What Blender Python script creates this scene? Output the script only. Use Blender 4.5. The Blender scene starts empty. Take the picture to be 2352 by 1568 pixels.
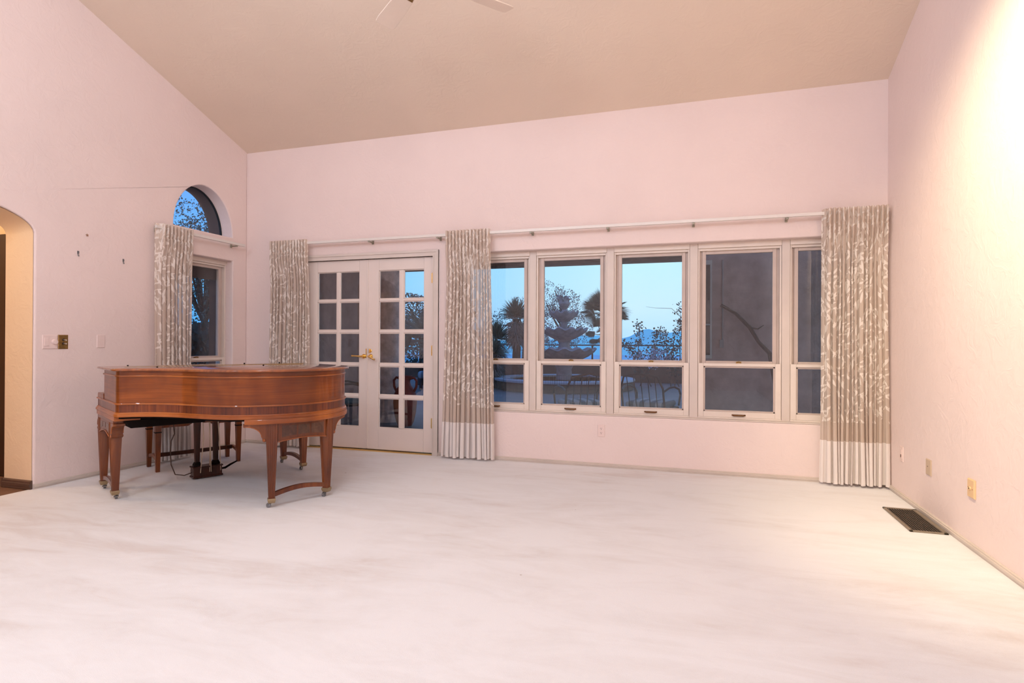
import bpy, bmesh, math, random
from math import sin, cos, pi, radians, sqrt, atan2
from mathutils import Vector, Matrix, noise as mnoise

random.seed(7)
scene = bpy.context.scene
COL = scene.collection
W = 6.385          # room width (left wall x=0, right wall x=W); window wall y=0; camera side is -y
H0 = 3.308         # ceiling height at the window wall
SL = 0.3555        # ceiling slope rising into the room
YR = -5.6          # where the slope ends
YB = -9.6          # rear wall
LT = 0.32          # left wall thickness


def s2l(c):
    c = c / 255.0
    return c / 12.92 if c <= 0.04045 else ((c + 0.055) / 1.055) ** 2.4


def rgb(r, g, b):
    return (s2l(r), s2l(g), s2l(b), 1.0)


# ------------------------------------------------------------------ materials
class NT:
    def __init__(self, name):
        self.m = bpy.data.materials.new(name)
        self.m.use_nodes = True
        self.t = self.m.node_tree
        self.t.nodes.clear()
        self.out = self.n('ShaderNodeOutputMaterial')

    def n(self, typ, **kw):
        nd = self.t.nodes.new(typ)
        for k, v in kw.items():
            if k.startswith('_'):
                setattr(nd, k[1:], v)
            else:
                key = k.replace('__', ' ')
                nd.inputs[int(key[1:]) if key[0] == 'i' and key[1:].isdigit() else key].default_value = v
        return nd

    def l(self, a, b):
        self.t.links.new(a, b)

    def ramp(self, fac, stops, interp='LINEAR'):
        r = self.n('ShaderNodeValToRGB')
        r.color_ramp.interpolation = interp
        el = r.color_ramp.elements
        while len(el) < len(stops):
            el.new(0.5)
        for e, (p, c) in zip(el, stops):
            e.position = p
            e.color = c if len(c) == 4 else (*c, 1)
        self.l(fac, r.inputs['Fac'])
        return r.outputs['Color']

    def math(self, op, a, b=None, c=None):
        m = self.n('ShaderNodeMath', _operation=op)
        for i, x in enumerate((a, b, c)):
            if x is None:
                continue
            if isinstance(x, (int, float)):
                m.inputs[i].default_value = x
            else:
                self.l(x, m.inputs[i])
        return m.outputs[0]

    def mixc(self, fac, a, b, mode='MIX'):
        m = self.n('ShaderNodeMix', _data_type='RGBA', _blend_type=mode)
        for sock, x in ((m.inputs[0], fac), (m.inputs[6], a), (m.inputs[7], b)):
            if isinstance(x, (int, float)):
                sock.default_value = x
            elif isinstance(x, tuple):
                sock.default_value = x
            else:
                self.l(x, sock)
        return m.outputs[2]

    def coord(self, kind='Object', scale=(1, 1, 1), rot=(0, 0, 0)):
        tc = self.n('ShaderNodeTexCoord')
        mp = self.n('ShaderNodeMapping')
        mp.inputs['Scale'].default_value = scale
        mp.inputs['Rotation'].default_value = rot
        self.l(tc.outputs[kind], mp.inputs['Vector'])
        return mp.outputs[0]

    def noise(self, vec, scale, detail=4, rough=0.55, dist=0.0):
        t = self.n('ShaderNodeTexNoise')
        t.inputs['Scale'].default_value = scale
        t.inputs['Detail'].default_value = detail
        t.inputs['Roughness'].default_value = rough
        t.inputs['Distortion'].default_value = dist
        if vec is not None:
            self.l(vec, t.inputs['Vector'])
        return t.outputs['Fac']

    def bump(self, h, strength, dist=0.01):
        b = self.n('ShaderNodeBump')
        b.inputs['Strength'].default_value = strength
        b.inputs['Distance'].default_value = dist
        self.l(h, b.inputs['Height'])
        return b.outputs[0]

    def princ(self, color, rough=0.5, metal=0.0, coat=0.0, coatr=0.1, normal=None, spec=0.5):
        p = self.n('ShaderNodeBsdfPrincipled')
        if isinstance(color, tuple):
            p.inputs['Base Color'].default_value = color if len(color) == 4 else (*color, 1)
        else:
            self.l(color, p.inputs['Base Color'])
        if isinstance(rough, (int, float)):
            p.inputs['Roughness'].default_value = rough
        else:
            self.l(rough, p.inputs['Roughness'])
        p.inputs['Metallic'].default_value = metal
        p.inputs['Coat Weight'].default_value = coat
        p.inputs['Coat Roughness'].default_value = coatr
        p.inputs['Specular IOR Level'].default_value = spec
        if normal is not None:
            self.l(normal, p.inputs['Normal'])
        self.l(p.outputs[0], self.out.inputs['Surface'])
        return p


def simple(name, c, rough=0.5, metal=0.0, coat=0.0, var=0.0, vscale=20, bump=0.0, bscale=60, spec=0.5):
    t = NT(name)
    vec = t.coord()
    col = c
    if var:
        f = t.noise(vec, vscale)
        lo = tuple(x * (1 - var) for x in c[:3]) + (1,)
        hi = tuple(min(1, x * (1 + var)) for x in c[:3]) + (1,)
        col = t.ramp(f, [(0.3, lo), (0.7, hi)])
    nrm = t.bump(t.noise(vec, bscale, 5), bump) if bump else None
    t.princ(col, rough, metal, coat, normal=nrm, spec=spec)
    return t.m


def plaster(name, c, amt=0.25):
    t = NT(name)
    vec = t.coord()
    a = t.noise(vec, 9, 6, 0.6, 1.2)
    b = t.noise(vec, 45, 4, 0.6, 0.4)
    h = t.math('ADD', t.math('MULTIPLY', t.ramp(a, [(0.45, (0, 0, 0)), (0.6, (1, 1, 1))]), 0.7), t.math('MULTIPLY', b, 0.4))
    v = t.noise(vec, 0.9, 3)
    lo = tuple(x * 0.965 for x in c[:3]) + (1,)
    hi = tuple(min(1, x * 1.03) for x in c[:3]) + (1,)
    t.princ(t.ramp(v, [(0.3, lo), (0.7, hi)]), 0.75, normal=t.bump(h, amt, 0.006), spec=0.25)
    return t.m


def wood(name, dark, mid, light, gs=(2.0, 2.0, 38.0), coat=0.55, coatr=0.05, rough=0.4, contrast=1.0):
    t = NT(name)
    vec = t.coord('Object', gs)
    a = t.noise(vec, 1.0, 8, 0.65, 1.4)
    vec2 = t.coord('Object', (gs[0] * 0.5, gs[1] * 0.5, gs[2] * 0.12))
    b = t.noise(vec2, 1.6, 3, 0.5, 2.0)
    f = t.math('ADD', t.math('MULTIPLY', a, 0.6), t.math('MULTIPLY', b, 0.4))
    col = t.ramp(f, [(0.34, dark), (0.5, mid), (0.66, light)])
    fig = t.noise(t.coord('Object', (2.2, 2.2, 1.1)), 1.0, 3, 0.5, 0.8)
    col = t.mixc(t.ramp(fig, [(0.42, (1, 1, 1)), (0.62, (0, 0, 0))]), col, t.mixc(1.0, col, (0.55, 0.46, 0.42, 1), 'MULTIPLY'))
    t.princ(col, rough, coat=coat, coatr=coatr, normal=t.bump(a, 0.03, 0.002), spec=0.25)
    return t.m


M = {}
M['wall'] = plaster('pink_plaster', (0.81, 0.675, 0.64, 1))
M['ceiling'] = plaster('tan_plaster_ceiling', (0.77, 0.635, 0.52, 1), 0.18)
M['hall_wall'] = plaster('cream_plaster', (0.84, 0.63, 0.42, 1), 0.2)
M['trim'] = simple('putty_paint', (0.67, 0.585, 0.53, 1), 0.45, var=0.04, vscale=4)
M['sash'] = simple('cream_sash_paint', (0.76, 0.67, 0.60, 1), 0.42, var=0.03, vscale=6)
M['sash_bead'] = simple('taupe_glazing_bead', (0.56, 0.46, 0.41, 1), 0.5, var=0.05, vscale=9)
M['baseboard'] = simple('grey_beige_baseboard_paint', (0.60, 0.52, 0.46, 1), 0.5, var=0.08, vscale=3)
M['door'] = simple('off_white_door_paint', (0.75, 0.655, 0.605, 1), 0.4, var=0.03, vscale=3)
M['brass'] = simple('polished_brass', (0.80, 0.56, 0.22, 1), 0.2, 1.0)
M['old_brass'] = simple('aged_brass', (0.36, 0.22, 0.08, 1), 0.35, 1.0, var=0.2, vscale=60)
M['bronze'] = simple('bronze_handle', (0.16, 0.07, 0.025, 1), 0.4, 0.6)
M['rail'] = simple('white_rail_enamel', (0.74, 0.69, 0.645, 1), 0.35)
M['bracket'] = simple('rail_bracket_metal', (0.36, 0.34, 0.27, 1), 0.4, 0.5)
M['plate'] = simple('pinkish_white_plastic', (0.80, 0.64, 0.60, 1), 0.4)
M['plate_beige'] = simple('beige_plastic', (0.56, 0.43, 0.31, 1), 0.4)
M['plate_ivory'] = simple('ivory_plastic', (0.74, 0.50, 0.27, 1), 0.4)
M['dark_slot'] = simple('dark_recess', (0.03, 0.02, 0.018, 1), 0.7)
M['steel'] = simple('dull_steel', (0.25, 0.25, 0.26, 1), 0.4, 0.9)
M['gasket'] = simple('black_gasket', (0.012, 0.012, 0.014, 1), 0.6)
M['vent'] = simple('bronze_vent_metal', (0.27, 0.22, 0.16, 1), 0.45, 0.4, var=0.1)
M['vent_bar'] = simple('dark_bronze_vent_bar', (0.12, 0.09, 0.065, 1), 0.5, 0.4)
M['duct'] = simple('duct_dark', (0.02, 0.017, 0.015, 1), 0.9)
M['fan'] = simple('cream_fan_blade', (0.90, 0.77, 0.65, 1), 0.4, var=0.04, vscale=5)
M['shade'] = simple('dark_brown_shade_fabric', (0.022, 0.016, 0.018, 1), 0.9, bump=0.2)
M['case'] = wood('walnut_case', (0.16, 0.034, 0.004, 1), (0.25, 0.058, 0.006, 1), (0.33, 0.085, 0.011, 1), gs=(1.3, 1.3, 60.0))
M['crossband'] = wood('dark_crossband_veneer', (0.075, 0.012, 0.003, 1), (0.16, 0.032, 0.005, 1), (0.26, 0.06, 0.010, 1), gs=(26, 26, 1.2))
M['molding'] = wood('light_walnut_molding', (0.30, 0.075, 0.012, 1), (0.39, 0.11, 0.018, 1), (0.47, 0.145, 0.028, 1))
M['leg'] = wood('walnut_leg', (0.12, 0.028, 0.005, 1), (0.20, 0.050, 0.009, 1), (0.28, 0.078, 0.016, 1), gs=(22, 22, 1.6))
M['burl'] = wood('burl_inlay', (0.07, 0.026, 0.014, 1), (0.13, 0.055, 0.03, 1), (0.21, 0.095, 0.055, 1), gs=(18, 18, 18))
M['lid'] = wood('walnut_lid', (0.20, 0.05, 0.012, 1), (0.34, 0.095, 0.02, 1), (0.44, 0.14, 0.03, 1), gs=(30, 2, 8), coatr=0.03, coat=1.0)
M['dark_wood'] = wood('dark_stained_wood', (0.03, 0.006, 0.002, 1), (0.06, 0.013, 0.004, 1), (0.10, 0.025, 0.007, 1), gs=(22, 22, 1.6), coat=0.15)
M['black'] = simple('black_paint', (0.010, 0.006, 0.005, 1), 0.85, spec=0.1)
M['cable'] = simple('brown_cable', (0.06, 0.025, 0.015, 1), 0.6)
M['rod'] = simple('pedal_rod_metal', (0.42, 0.33, 0.25, 1), 0.35, 0.85)
M['ferrule'] = simple('tarnished_brass_ferrule', (0.36, 0.27, 0.16, 1), 0.4, 0.8)
M['brownbase'] = simple('dark_brown_baseboard', (0.10, 0.055, 0.04, 1), 0.4, var=0.1)
M['hall_floor'] = simple('brown_hall_tile', (0.20, 0.10, 0.06, 1), 0.45, var=0.15, vscale=6)
M['hall_door'] = simple('dark_hall_door', (0.035, 0.012, 0.006, 1), 0.45)
# exterior
M['patio'] = simple('patio_concrete', (0.17, 0.13, 0.12, 1), 0.7, var=0.14, vscale=1.6, bump=0.05)
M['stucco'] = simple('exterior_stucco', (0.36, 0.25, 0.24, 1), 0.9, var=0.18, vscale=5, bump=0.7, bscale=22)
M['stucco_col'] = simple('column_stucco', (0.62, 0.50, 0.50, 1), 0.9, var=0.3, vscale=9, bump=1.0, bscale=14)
M['beam'] = simple('dark_brown_beam', (0.05, 0.03, 0.025, 1), 0.8, var=0.2, vscale=9)
M['stone'] = simple('fountain_cast_stone', (0.27, 0.23, 0.25, 1), 0.85, var=0.3, vscale=6, bump=0.3, bscale=20)
M['rim'] = simple('pool_rim_stone', (0.42, 0.42, 0.47, 1), 0.7, var=0.1, vscale=5)
M['wire'] = simple('black_wire', (0.012, 0.012, 0.014, 1), 0.6)
M['iron'] = simple('black_iron', (0.012, 0.012, 0.016, 1), 0.5)
M['terracotta'] = simple('red_terracotta', (0.19, 0.035, 0.028, 1), 0.75, var=0.25, vscale=7)
M['parapet'] = simple('brown_parapet', (0.10, 0.062, 0.045, 1), 0.9, var=0.2, vscale=3)
M['yucca'] = simple('grey_green_blade', (0.13, 0.16, 0.13, 1), 0.6, var=0.4, vscale=4)
M['yucca_dead'] = simple('dry_skirt_blade', (0.19, 0.15, 0.14, 1), 0.8, var=0.3, vscale=6)
M['palm'] = simple('palm_frond_green', (0.055, 0.07, 0.05, 1), 0.6, var=0.3, vscale=4)
M['bark'] = simple('dark_bark', (0.06, 0.042, 0.035, 1), 0.9, var=0.3, vscale=10, bump=0.6)
M['leaf_dark'] = simple('dark_leaf', (0.028, 0.05, 0.045, 1), 0.6, var=0.5, vscale=5)
M['leaf_mid'] = simple('mid_leaf', (0.065, 0.095, 0.085, 1), 0.6, var=0.5, vscale=3)
M['leaf_grey'] = simple('grey_leaf', (0.10, 0.105, 0.12, 1), 0.7, var=0.4, vscale=4)
M['flower'] = simple('pale_lilac_flower', (0.50, 0.46, 0.56, 1), 0.7, var=0.15)
M['mountain'] = simple('hazy_blue_mountain', (0.34, 0.92, 0.98, 1), 1.0, var=0.08, vscale=0.02, spec=0.0)  # blue of the distance haze is put into the base colour
M['valley'] = simple('hazy_valley', (0.38, 0.72, 0.88, 1), 1.0, var=0.15, vscale=0.05, spec=0.0)  # light blue haze over the valley is part of this colour
M['soil'] = simple('dry_soil', (0.13, 0.10, 0.09, 1), 0.95, var=0.25, vscale=2)
M['extwhite'] = simple('exterior_white_trim', (0.42, 0.40, 0.40, 1), 0.6)
M['greybox'] = simple('grey_conduit', (0.22, 0.20, 0.21, 1), 0.6)
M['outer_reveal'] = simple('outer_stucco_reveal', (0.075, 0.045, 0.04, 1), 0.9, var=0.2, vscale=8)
M['darkglass'] = simple('dark_window_glass', (0.012, 0.012, 0.016, 1), 0.08)


def carpet():
    t = NT('pale_pink_beige_carpet')
    vec = t.coord('Object', (1, 1, 1))
    v2 = t.coord('Object', (0.55, 1.5, 1), (0, 0, 0.5))
    v3 = t.coord('Object', (0.8, 2.4, 1), (0, 0, -0.75))
    a = t.noise(v2, 1.3, 5, 0.62, 0.9)
    b = t.noise(v3, 2.4, 5, 0.65, 1.2)
    c = t.noise(vec, 0.55, 3, 0.5, 0.5)
    fine = t.noise(vec, 260, 3, 0.7)
    f = t.math('ADD', t.math('ADD', t.math('MULTIPLY', a, 0.4), t.math('MULTIPLY', b, 0.3)), t.math('MULTIPLY', c, 0.3))
    col = t.ramp(f, [(0.36, (0.69, 0.645, 0.625, 1)), (0.47, (0.785, 0.78, 0.785, 1)), (0.56, (0.83, 0.835, 0.85, 1))])
    col = t.mixc(t.math('MULTIPLY', fine, 0.16), col, (0.42, 0.36, 0.33, 1))
    sp = t.n('ShaderNodeTexVoronoi')
    sp.inputs['Scale'].default_value = 2.2
    t.l(vec, sp.inputs['Vector'])
    spot = t.math('MULTIPLY', t.math('LESS_THAN', sp.outputs['Distance'], 0.016), 0.55)
    col = t.mixc(spot, col, (0.30, 0.22, 0.16, 1))
    t.princ(col, 0.95, normal=t.bump(fine, 0.35, 0.006), spec=0.1)
    return t.m


M['carpet'] = carpet()


def glass(name, tint=(0.93, 0.96, 0.98, 1), refl=1.0):
    t = NT(name)
    tr = t.n('ShaderNodeBsdfTransparent')
    tr.inputs['Color'].default_value = tint
    gl = t.n('ShaderNodeBsdfGlossy')
    gl.inputs['Roughness'].default_value = 0.0
    gl.inputs['Color'].default_value = (0.95, 0.95, 0.95, 1)
    fr = t.n('ShaderNodeFresnel')
    fr.inputs['IOR'].default_value = 1.5
    mx = t.n('ShaderNodeMixShader')
    ge = t.n('ShaderNodeNewGeometry')
    front = t.math('SUBTRACT', 1.0, ge.outputs['Backfacing'])   # the outer face of the pane only lets light through
    t.l(t.math('MULTIPLY', t.math('MULTIPLY', fr.outputs[0], refl), front), mx.inputs['Fac'])
    t.l(tr.outputs[0], mx.inputs[1])
    t.l(gl.outputs[0], mx.inputs[2])
    t.l(mx.outputs[0], t.out.inputs['Surface'])
    return t.m


M['glass'] = glass('window_glass', refl=1.9)


def sheer(name, leaves=True, opac=0.80):
    t = NT(name)
    tc = t.n('ShaderNodeTexCoord')
    uv = tc.outputs['UV']
    weave = t.n('ShaderNodeTexNoise')
    weave.inputs['Scale'].default_value = 300
    t.l(uv, weave.inputs['Vector'])
    base = (0.71, 0.595, 0.51, 1)
    lf = (0.87, 0.80, 0.735, 1)
    if leaves:
        masks = []
        for i, (sx, sy, amp, bias, w) in enumerate(((11, 10, .7, .75, .10), (11, 10, .7, -.75, .10), (11, 9, .5, .35, .10), (11, 9, .5, -.35, .10), (8, 12, .6, 1.25, .11), (8, 9, .9, -.15, .10))):
            mp = t.n('ShaderNodeMapping')
            mp.inputs['Scale'].default_value = (sx, sy, 1)
            mp.inputs['Location'].default_value = (i * 3.7, i * 1.9, 0)
            t.l(uv, mp.inputs['Vector'])
            vo = t.n('ShaderNodeTexVoronoi', _voronoi_dimensions='2D')
            vo.inputs['Scale'].default_value = 1.0
            t.l(mp.outputs[0], vo.inputs['Vector'])
            sub = t.n('ShaderNodeVectorMath', _operation='SUBTRACT')
            t.l(mp.outputs[0], sub.inputs[0])
            t.l(vo.outputs['Position'], sub.inputs[1])
            sc = t.n('ShaderNodeSeparateColor')
            t.l(vo.outputs['Color'], sc.inputs[0])
            rot = t.n('ShaderNodeVectorRotate', _rotation_type='Z_AXIS')
            t.l(sub.outputs[0], rot.inputs['Vector'])
            t.l(t.math('ADD', t.math('MULTIPLY', t.math('SUBTRACT', sc.outputs[0], 0.5), amp), bias), rot.inputs['Angle'])
            sp = t.n('ShaderNodeSeparateXYZ')
            t.l(rot.outputs[0], sp.inputs[0])
            ex = t.math('POWER', t.math('ABSOLUTE', t.math('DIVIDE', sp.outputs[0], w)), 1.3)
            ey = t.math('POWER', t.math('ABSOLUTE', t.math('DIVIDE', sp.outputs[1], 0.46)), 1.6)
            m = t.math('LESS_THAN', t.math('ADD', ex, ey), 1.0)
            # each motif keeps to its own clumps of bamboo
            mp2 = t.n('ShaderNodeMapping')
            mp2.inputs['Scale'].default_value = (4.0, 1.6, 1)
            mp2.inputs['Location'].default_value = (i * 11.3, i * 5.1, 0)
            t.l(uv, mp2.inputs['Vector'])
            cl = t.noise(mp2.outputs[0], 1.0, 2)
            m = t.math('MULTIPLY', m, t.math('GREATER_THAN', cl, 0.505))
            masks.append(m)
        mask = masks[0]
        for m in masks[1:]:
            mask = t.math('MAXIMUM', mask, m)
        sv = t.n('ShaderNodeSeparateXYZ')
        t.l(uv, sv.inputs[0])
        mask = t.math('MULTIPLY', mask, t.math('GREATER_THAN', sv.outputs[1], 0.52))
        col = t.mixc(mask, base, lf)
        fac = t.math('ADD', opac, t.math('MULTIPLY', mask, 0.97 - opac))
    else:
        col = t.mixc(t.math('MULTIPLY', weave.outputs['Fac'], 0.2), (0.89, 0.83, 0.80, 1), (0.82, 0.76, 0.73, 1))
        fac = None
    df = t.n('ShaderNodeBsdfDiffuse')
    tl = t.n('ShaderNodeBsdfTranslucent')
    t.l(col, df.inputs['Color'])
    t.l(col, tl.inputs['Color'])
    mx = t.n('ShaderNodeMixShader')
    mx.inputs['Fac'].default_value = 0.25
    t.l(df.outputs[0], mx.inputs[1])
    t.l(tl.outputs[0], mx.inputs[2])
    if fac is None:
        t.l(mx.outputs[0], t.out.inputs['Surface'])
    else:
        tr = t.n('ShaderNodeBsdfTransparent')
        m2 = t.n('ShaderNodeMixShader')
        t.l(fac, m2.inputs['Fac'])
        t.l(tr.outputs[0], m2.inputs[1])
        t.l(mx.outputs[0], m2.inputs[2])
        t.l(m2.outputs[0], t.out.inputs['Surface'])
    return t.m


M['sheer'] = sheer('leaf_patterned_sheer')
M['header'] = sheer('pleated_header_cloth', True, 0.97)
M['hem'] = sheer('cream_hem_cloth', False)


def striped():
    t = NT('striped_cushion_cloth')
    tc = t.n('ShaderNodeTexCoord')
    sp = t.n('ShaderNodeSeparateXYZ')
    t.l(tc.outputs['Object'], sp.inputs[0])
    f = t.math('FRACT', t.math('MULTIPLY', sp.outputs[0], 7.0))
    col = t.ramp(f, [(0.0, (0.34, 0.38, 0.44, 1)), (0.55, (0.12, 0.16, 0.19, 1))], 'CONSTANT')
    t.princ(col, 0.85)
    return t.m


M['striped'] = striped()


# ------------------------------------------------------------------ mesh builder
class MB:
    def __init__(self):
        self.v, self.f, self.uv = [], [], None

    def add(self, verts, faces):
        o = len(self.v)
        self.v += [tuple(p) for p in verts]
        self.f += [tuple(i + o for i in f) for f in faces]

    def box(self, a, b):
        x0, y0, z0 = a
        x1, y1, z1 = b
        self.add([(x0, y0, z0), (x1, y0, z0), (x1, y1, z0), (x0, y1, z0), (x0, y0, z1), (x1, y0, z1), (x1, y1, z1), (x0, y1, z1)],
                 [(0, 3, 2, 1), (4, 5, 6, 7), (0, 1, 5, 4), (1, 2, 6, 5), (2, 3, 7, 6), (3, 0, 4, 7)])
        return self

    def loft(self, rings, closed=True, caps=True):
        n = len(rings[0])
        vs = [p for r in rings for p in r]
        fs = []
        for i in range(len(rings) - 1):
            for j in range(n if closed else n - 1):
                k = (j + 1) % n
                fs.append((i * n + j, i * n + k, (i + 1) * n + k, (i + 1) * n + j))
        if caps:
            fs.append(tuple(range(n - 1, -1, -1)))
            fs.append(tuple((len(rings) - 1) * n + j for j in range(n)))
        self.add(vs, fs)
        return self

    def tube(self, path, r, seg=8):
        P = [Vector(p) for p in path]
        rs = r if isinstance(r, (list, tuple)) else [r] * len(P)
        rings = []
        ref = None
        for i, p in enumerate(P):
            d = (P[min(i + 1, len(P) - 1)] - P[max(i - 1, 0)]).normalized()
            if ref is None:
                ref = Vector((0, 0, 1)) if abs(d.z) < 0.9 else Vector((1, 0, 0))
            a = d.cross(ref)
            if a.length < 1e-5:
                a = d.cross(Vector((0.3, 1, 0)))
            a.normalize()
            b = a.cross(d).normalized()
            ref = b
            rings.append([p + (a * cos(2 * pi * k / seg) + b * sin(2 * pi * k / seg)) * rs[i] for k in range(seg)])
        return self.loft(rings)

    def lathe(self, c, prof, seg=32, mod=None):
        rings = []
        for (r, z) in prof:
            rings.append([(c[0] + r * (mod(2 * pi * k / seg, r, z)[0] if mod else 1) * cos(2 * pi * k / seg),
                           c[1] + r * (mod(2 * pi * k / seg, r, z)[0] if mod else 1) * sin(2 * pi * k / seg),
                           c[2] + z + (mod(2 * pi * k / seg, r, z)[1] if mod else 0)) for k in range(seg)])
        return self.loft(rings)

    def disc(self, c, axis, r, depth, seg=20, r2=None):
        a = Vector(axis).normalized()
        return self.tube([Vector(c), Vector(c) + a * depth], [r, r if r2 is None else r2], seg)

    def prism(self, poly, vec):
        v = Vector(vec)
        return self.loft([[Vector(p) for p in poly], [Vector(p) + v for p in poly]])

    def build(self, name, mat, parent=None, local=False, smooth=True, bev=0.0, seg=2, ang=35, recalc=True):
        me = bpy.data.meshes.new(name)
        off = Vector((0, 0, 0))
        if parent is not None and not local:
            q = parent
            while q is not None:
                off += q.location
                q = q.parent
        me.from_pydata([Vector(p) - off for p in self.v], [], self.f)
        if self.uv:
            ul = me.uv_layers.new(name='UVMap')
            for lp in me.loops:
                ul.data[lp.index].uv = self.uv[lp.vertex_index]
        if recalc:
            bm = bmesh.new()
            bm.from_mesh(me)
            bmesh.ops.recalc_face_normals(bm, faces=bm.faces)
            bm.to_mesh(me)
            bm.free()
        me.materials.append(mat)
        o = bpy.data.objects.new(name, me)
        COL.objects.link(o)
        if parent is not None:
            o.parent = parent
        if smooth:
            me.shade_smooth()
            me.set_sharp_from_angle(angle=radians(ang))
        if bev:
            b = o.modifiers.new('bevel', 'BEVEL')
            b.width = bev
            b.segments = seg
            b.limit_method = 'ANGLE'
            b.angle_limit = radians(40)
        return o


def tag(o, label=None, cat=None, group=None, kind=None):
    if label:
        o['label'] = label
    if cat:
        o['category'] = cat
    if group:
        o['group'] = group
    if kind:
        o['kind'] = kind
    return o


def thing(name, label, cat, loc=(0, 0, 0), rz=0.0, group=None, kind=None):
    o = bpy.data.objects.new(name, None)
    o.empty_display_size = 0.1
    COL.objects.link(o)
    o.location = loc
    o.rotation_euler = (0, 0, rz)
    return tag(o, label, cat, group, kind)


def struct(o, label, cat):
    return tag(o, label, cat, kind='structure')


def copy_tree(o, parent=None):
    c = o.copy()
    COL.objects.link(c)
    c.parent = parent
    for ch in list(o.children):
        copy_tree(ch, c)
    return c


def holed(outer, holes, to3, vec):
    """flat wall with openings: outline and holes in 2D, given thickness"""
    bm = bmesh.new()
    edges = []
    for loop in [outer] + holes:
        vs = [bm.verts.new(to3(*p)) for p in loop]
        edges += [bm.edges.new((vs[i], vs[(i + 1) % len(vs)])) for i in range(len(vs))]
    r = bmesh.ops.triangle_fill(bm, use_beauty=True, use_dissolve=False, edges=edges)
    faces = [f for f in r['geom'] if isinstance(f, bmesh.types.BMFace)]
    ex = bmesh.ops.extrude_face_region(bm, geom=faces)
    for v in [g for g in ex['geom'] if isinstance(g, bmesh.types.BMVert)]:
        v.co += Vector(vec)
    bmesh.ops.recalc_face_normals(bm, faces=bm.faces)
    me = bpy.data.meshes.new('wall')
    bm.to_mesh(me)
    bm.free()
    return me


def link_mesh(name, me, mat, bev=0.0, parent=None):
    me.name = name
    me.materials.append(mat)
    o = bpy.data.objects.new(name, me)
    COL.objects.link(o)
    o.parent = parent
    if bev:
        b = o.modifiers.new('bevel', 'BEVEL')
        b.width = bev
        b.segments = 3
        b.limit_method = 'ANGLE'
        b.angle_limit = radians(50)
    return o


def zc(y):
    return H0 - SL * max(y, YR)


# ------------------------------------------------------------------ room shell
floor_o = MB().box((-0.02, YB, -0.06), (W + 0.02, 0.05, 0.0)).build('floor', M['carpet'], smooth=False)
struct(floor_o, 'pale pinkish beige carpet covering the whole room floor', 'floor')

# window wall: door opening and one wide window opening
WX0, WX1, WZ0, WZ1 = 2.60, 6.30, 0.479, 2.055
DX0, DX1, DZ1 = 0.795, 2.345, 2.045
me = holed([(-LT, -0.02), (DX0, -0.02), (DX0, DZ1), (DX1, DZ1), (DX1, -0.02), (W + 0.2, -0.02), (W + 0.2, H0 + 0.05), (-LT, H0 + 0.05)],
           [[(WX0, WZ0), (WX1, WZ0), (WX1, WZ1), (WX0, WZ1)]], lambda x, z: (x, 0, z), (0, 0.25, 0))
o = link_mesh('wall_back', me, M['wall'], 0.012)
struct(o, 'pink plaster wall with the french doors and the wide window row', 'wall')

# left wall: arch-topped fixed window, tall window, arched doorway
AY, AZ, AA, AB = -0.593, 2.305, 0.380, 0.478
arch = [(AY - AA, AZ)] + [(AY - AA * cos(pi * i / 28), AZ + AB * sin(pi * i / 28)) for i in range(1, 28)] + [(AY + AA, AZ)]
LY0, LY1 = -0.972, -0.207
GY, GA, GZ, GB = -2.222, 0.65, 1.99, 0.205
door_arch = [(GY - 2 * GA, -0.02), (GY - 2 * GA, GZ)] + [(GY - GA - GA * cos(pi * i / 24), GZ + GB * sin(pi * i / 24)) for i in range(1, 24)] + [(GY, GZ), (GY, -0.02)]
outer = [(YB, -0.02)] + door_arch + [(0.0, -0.02), (0.0, zc(0) + .05), (YR, zc(YR) + .05), (YB, zc(YR) + .05)]
me = holed(outer, [arch, [(LY0, WZ0), (LY1, WZ0), (LY1, 2.045), (LY0, 2.045)]], lambda y, z: (0, y, z), (-LT, 0, 0))
o = link_mesh('wall_left', me, M['wall'], 0.012)
struct(o, 'pink plaster side wall with half round window and arched doorway', 'wall')

b = MB()
b.prism([(W, 0, -0.02), (W, 0, H0 + .05), (W, YR, zc(YR) + .05), (W, YB, zc(YR) + .05), (W, YB, -0.02)], (0.2, 0, 0))
struct(b.build('wall_right', M['wall'], smooth=False), 'pink plaster wall brightly lit beside the floor vent', 'wall')
b = MB().box((-LT, YB - 0.2, -0.02), (W + 0.2, YB, zc(YR) + 0.2))
struct(b.build('wall_rear', M['wall'], smooth=False), 'pink plaster wall behind the viewer seen only in reflections', 'wall')
b = MB()
b.prism([(-LT, 0.25, zc(0.25)), (-LT, YR, zc(YR)), (-LT, YB - .2, zc(YR)), (-LT, YB - .2, zc(YR) + .15), (-LT, YR, zc(YR) + .15), (-LT, 0.25, zc(0.25) + .15)], (W + LT + .2, 0, 0))
struct(b.build('ceiling', M['ceiling'], smooth=False), 'tan plaster ceiling sloping up from the window wall', 'ceiling')

# baseboards (stepped profile, low because the carpet buries it)
def baseboard(name, p0, p1, nrm, label):
    p0, p1, n = Vector(p0), Vector(p1), Vector(nrm)
    prof = [(0, -0.01), (0.012, -0.01), (0.012, 0.012), (0.017, 0.014), (0.017, 0.026), (0.011, 0.028), (0.011, 0.034), (0.006, 0.038), (0, 0.038)]
    b = MB()
    b.loft([[p + n * a + Vector((0, 0, z)) for a, z in prof] for p in (p0, p1)])
    struct(b.build(name, M['baseboard'], smooth=False), label, 'baseboard')

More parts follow.
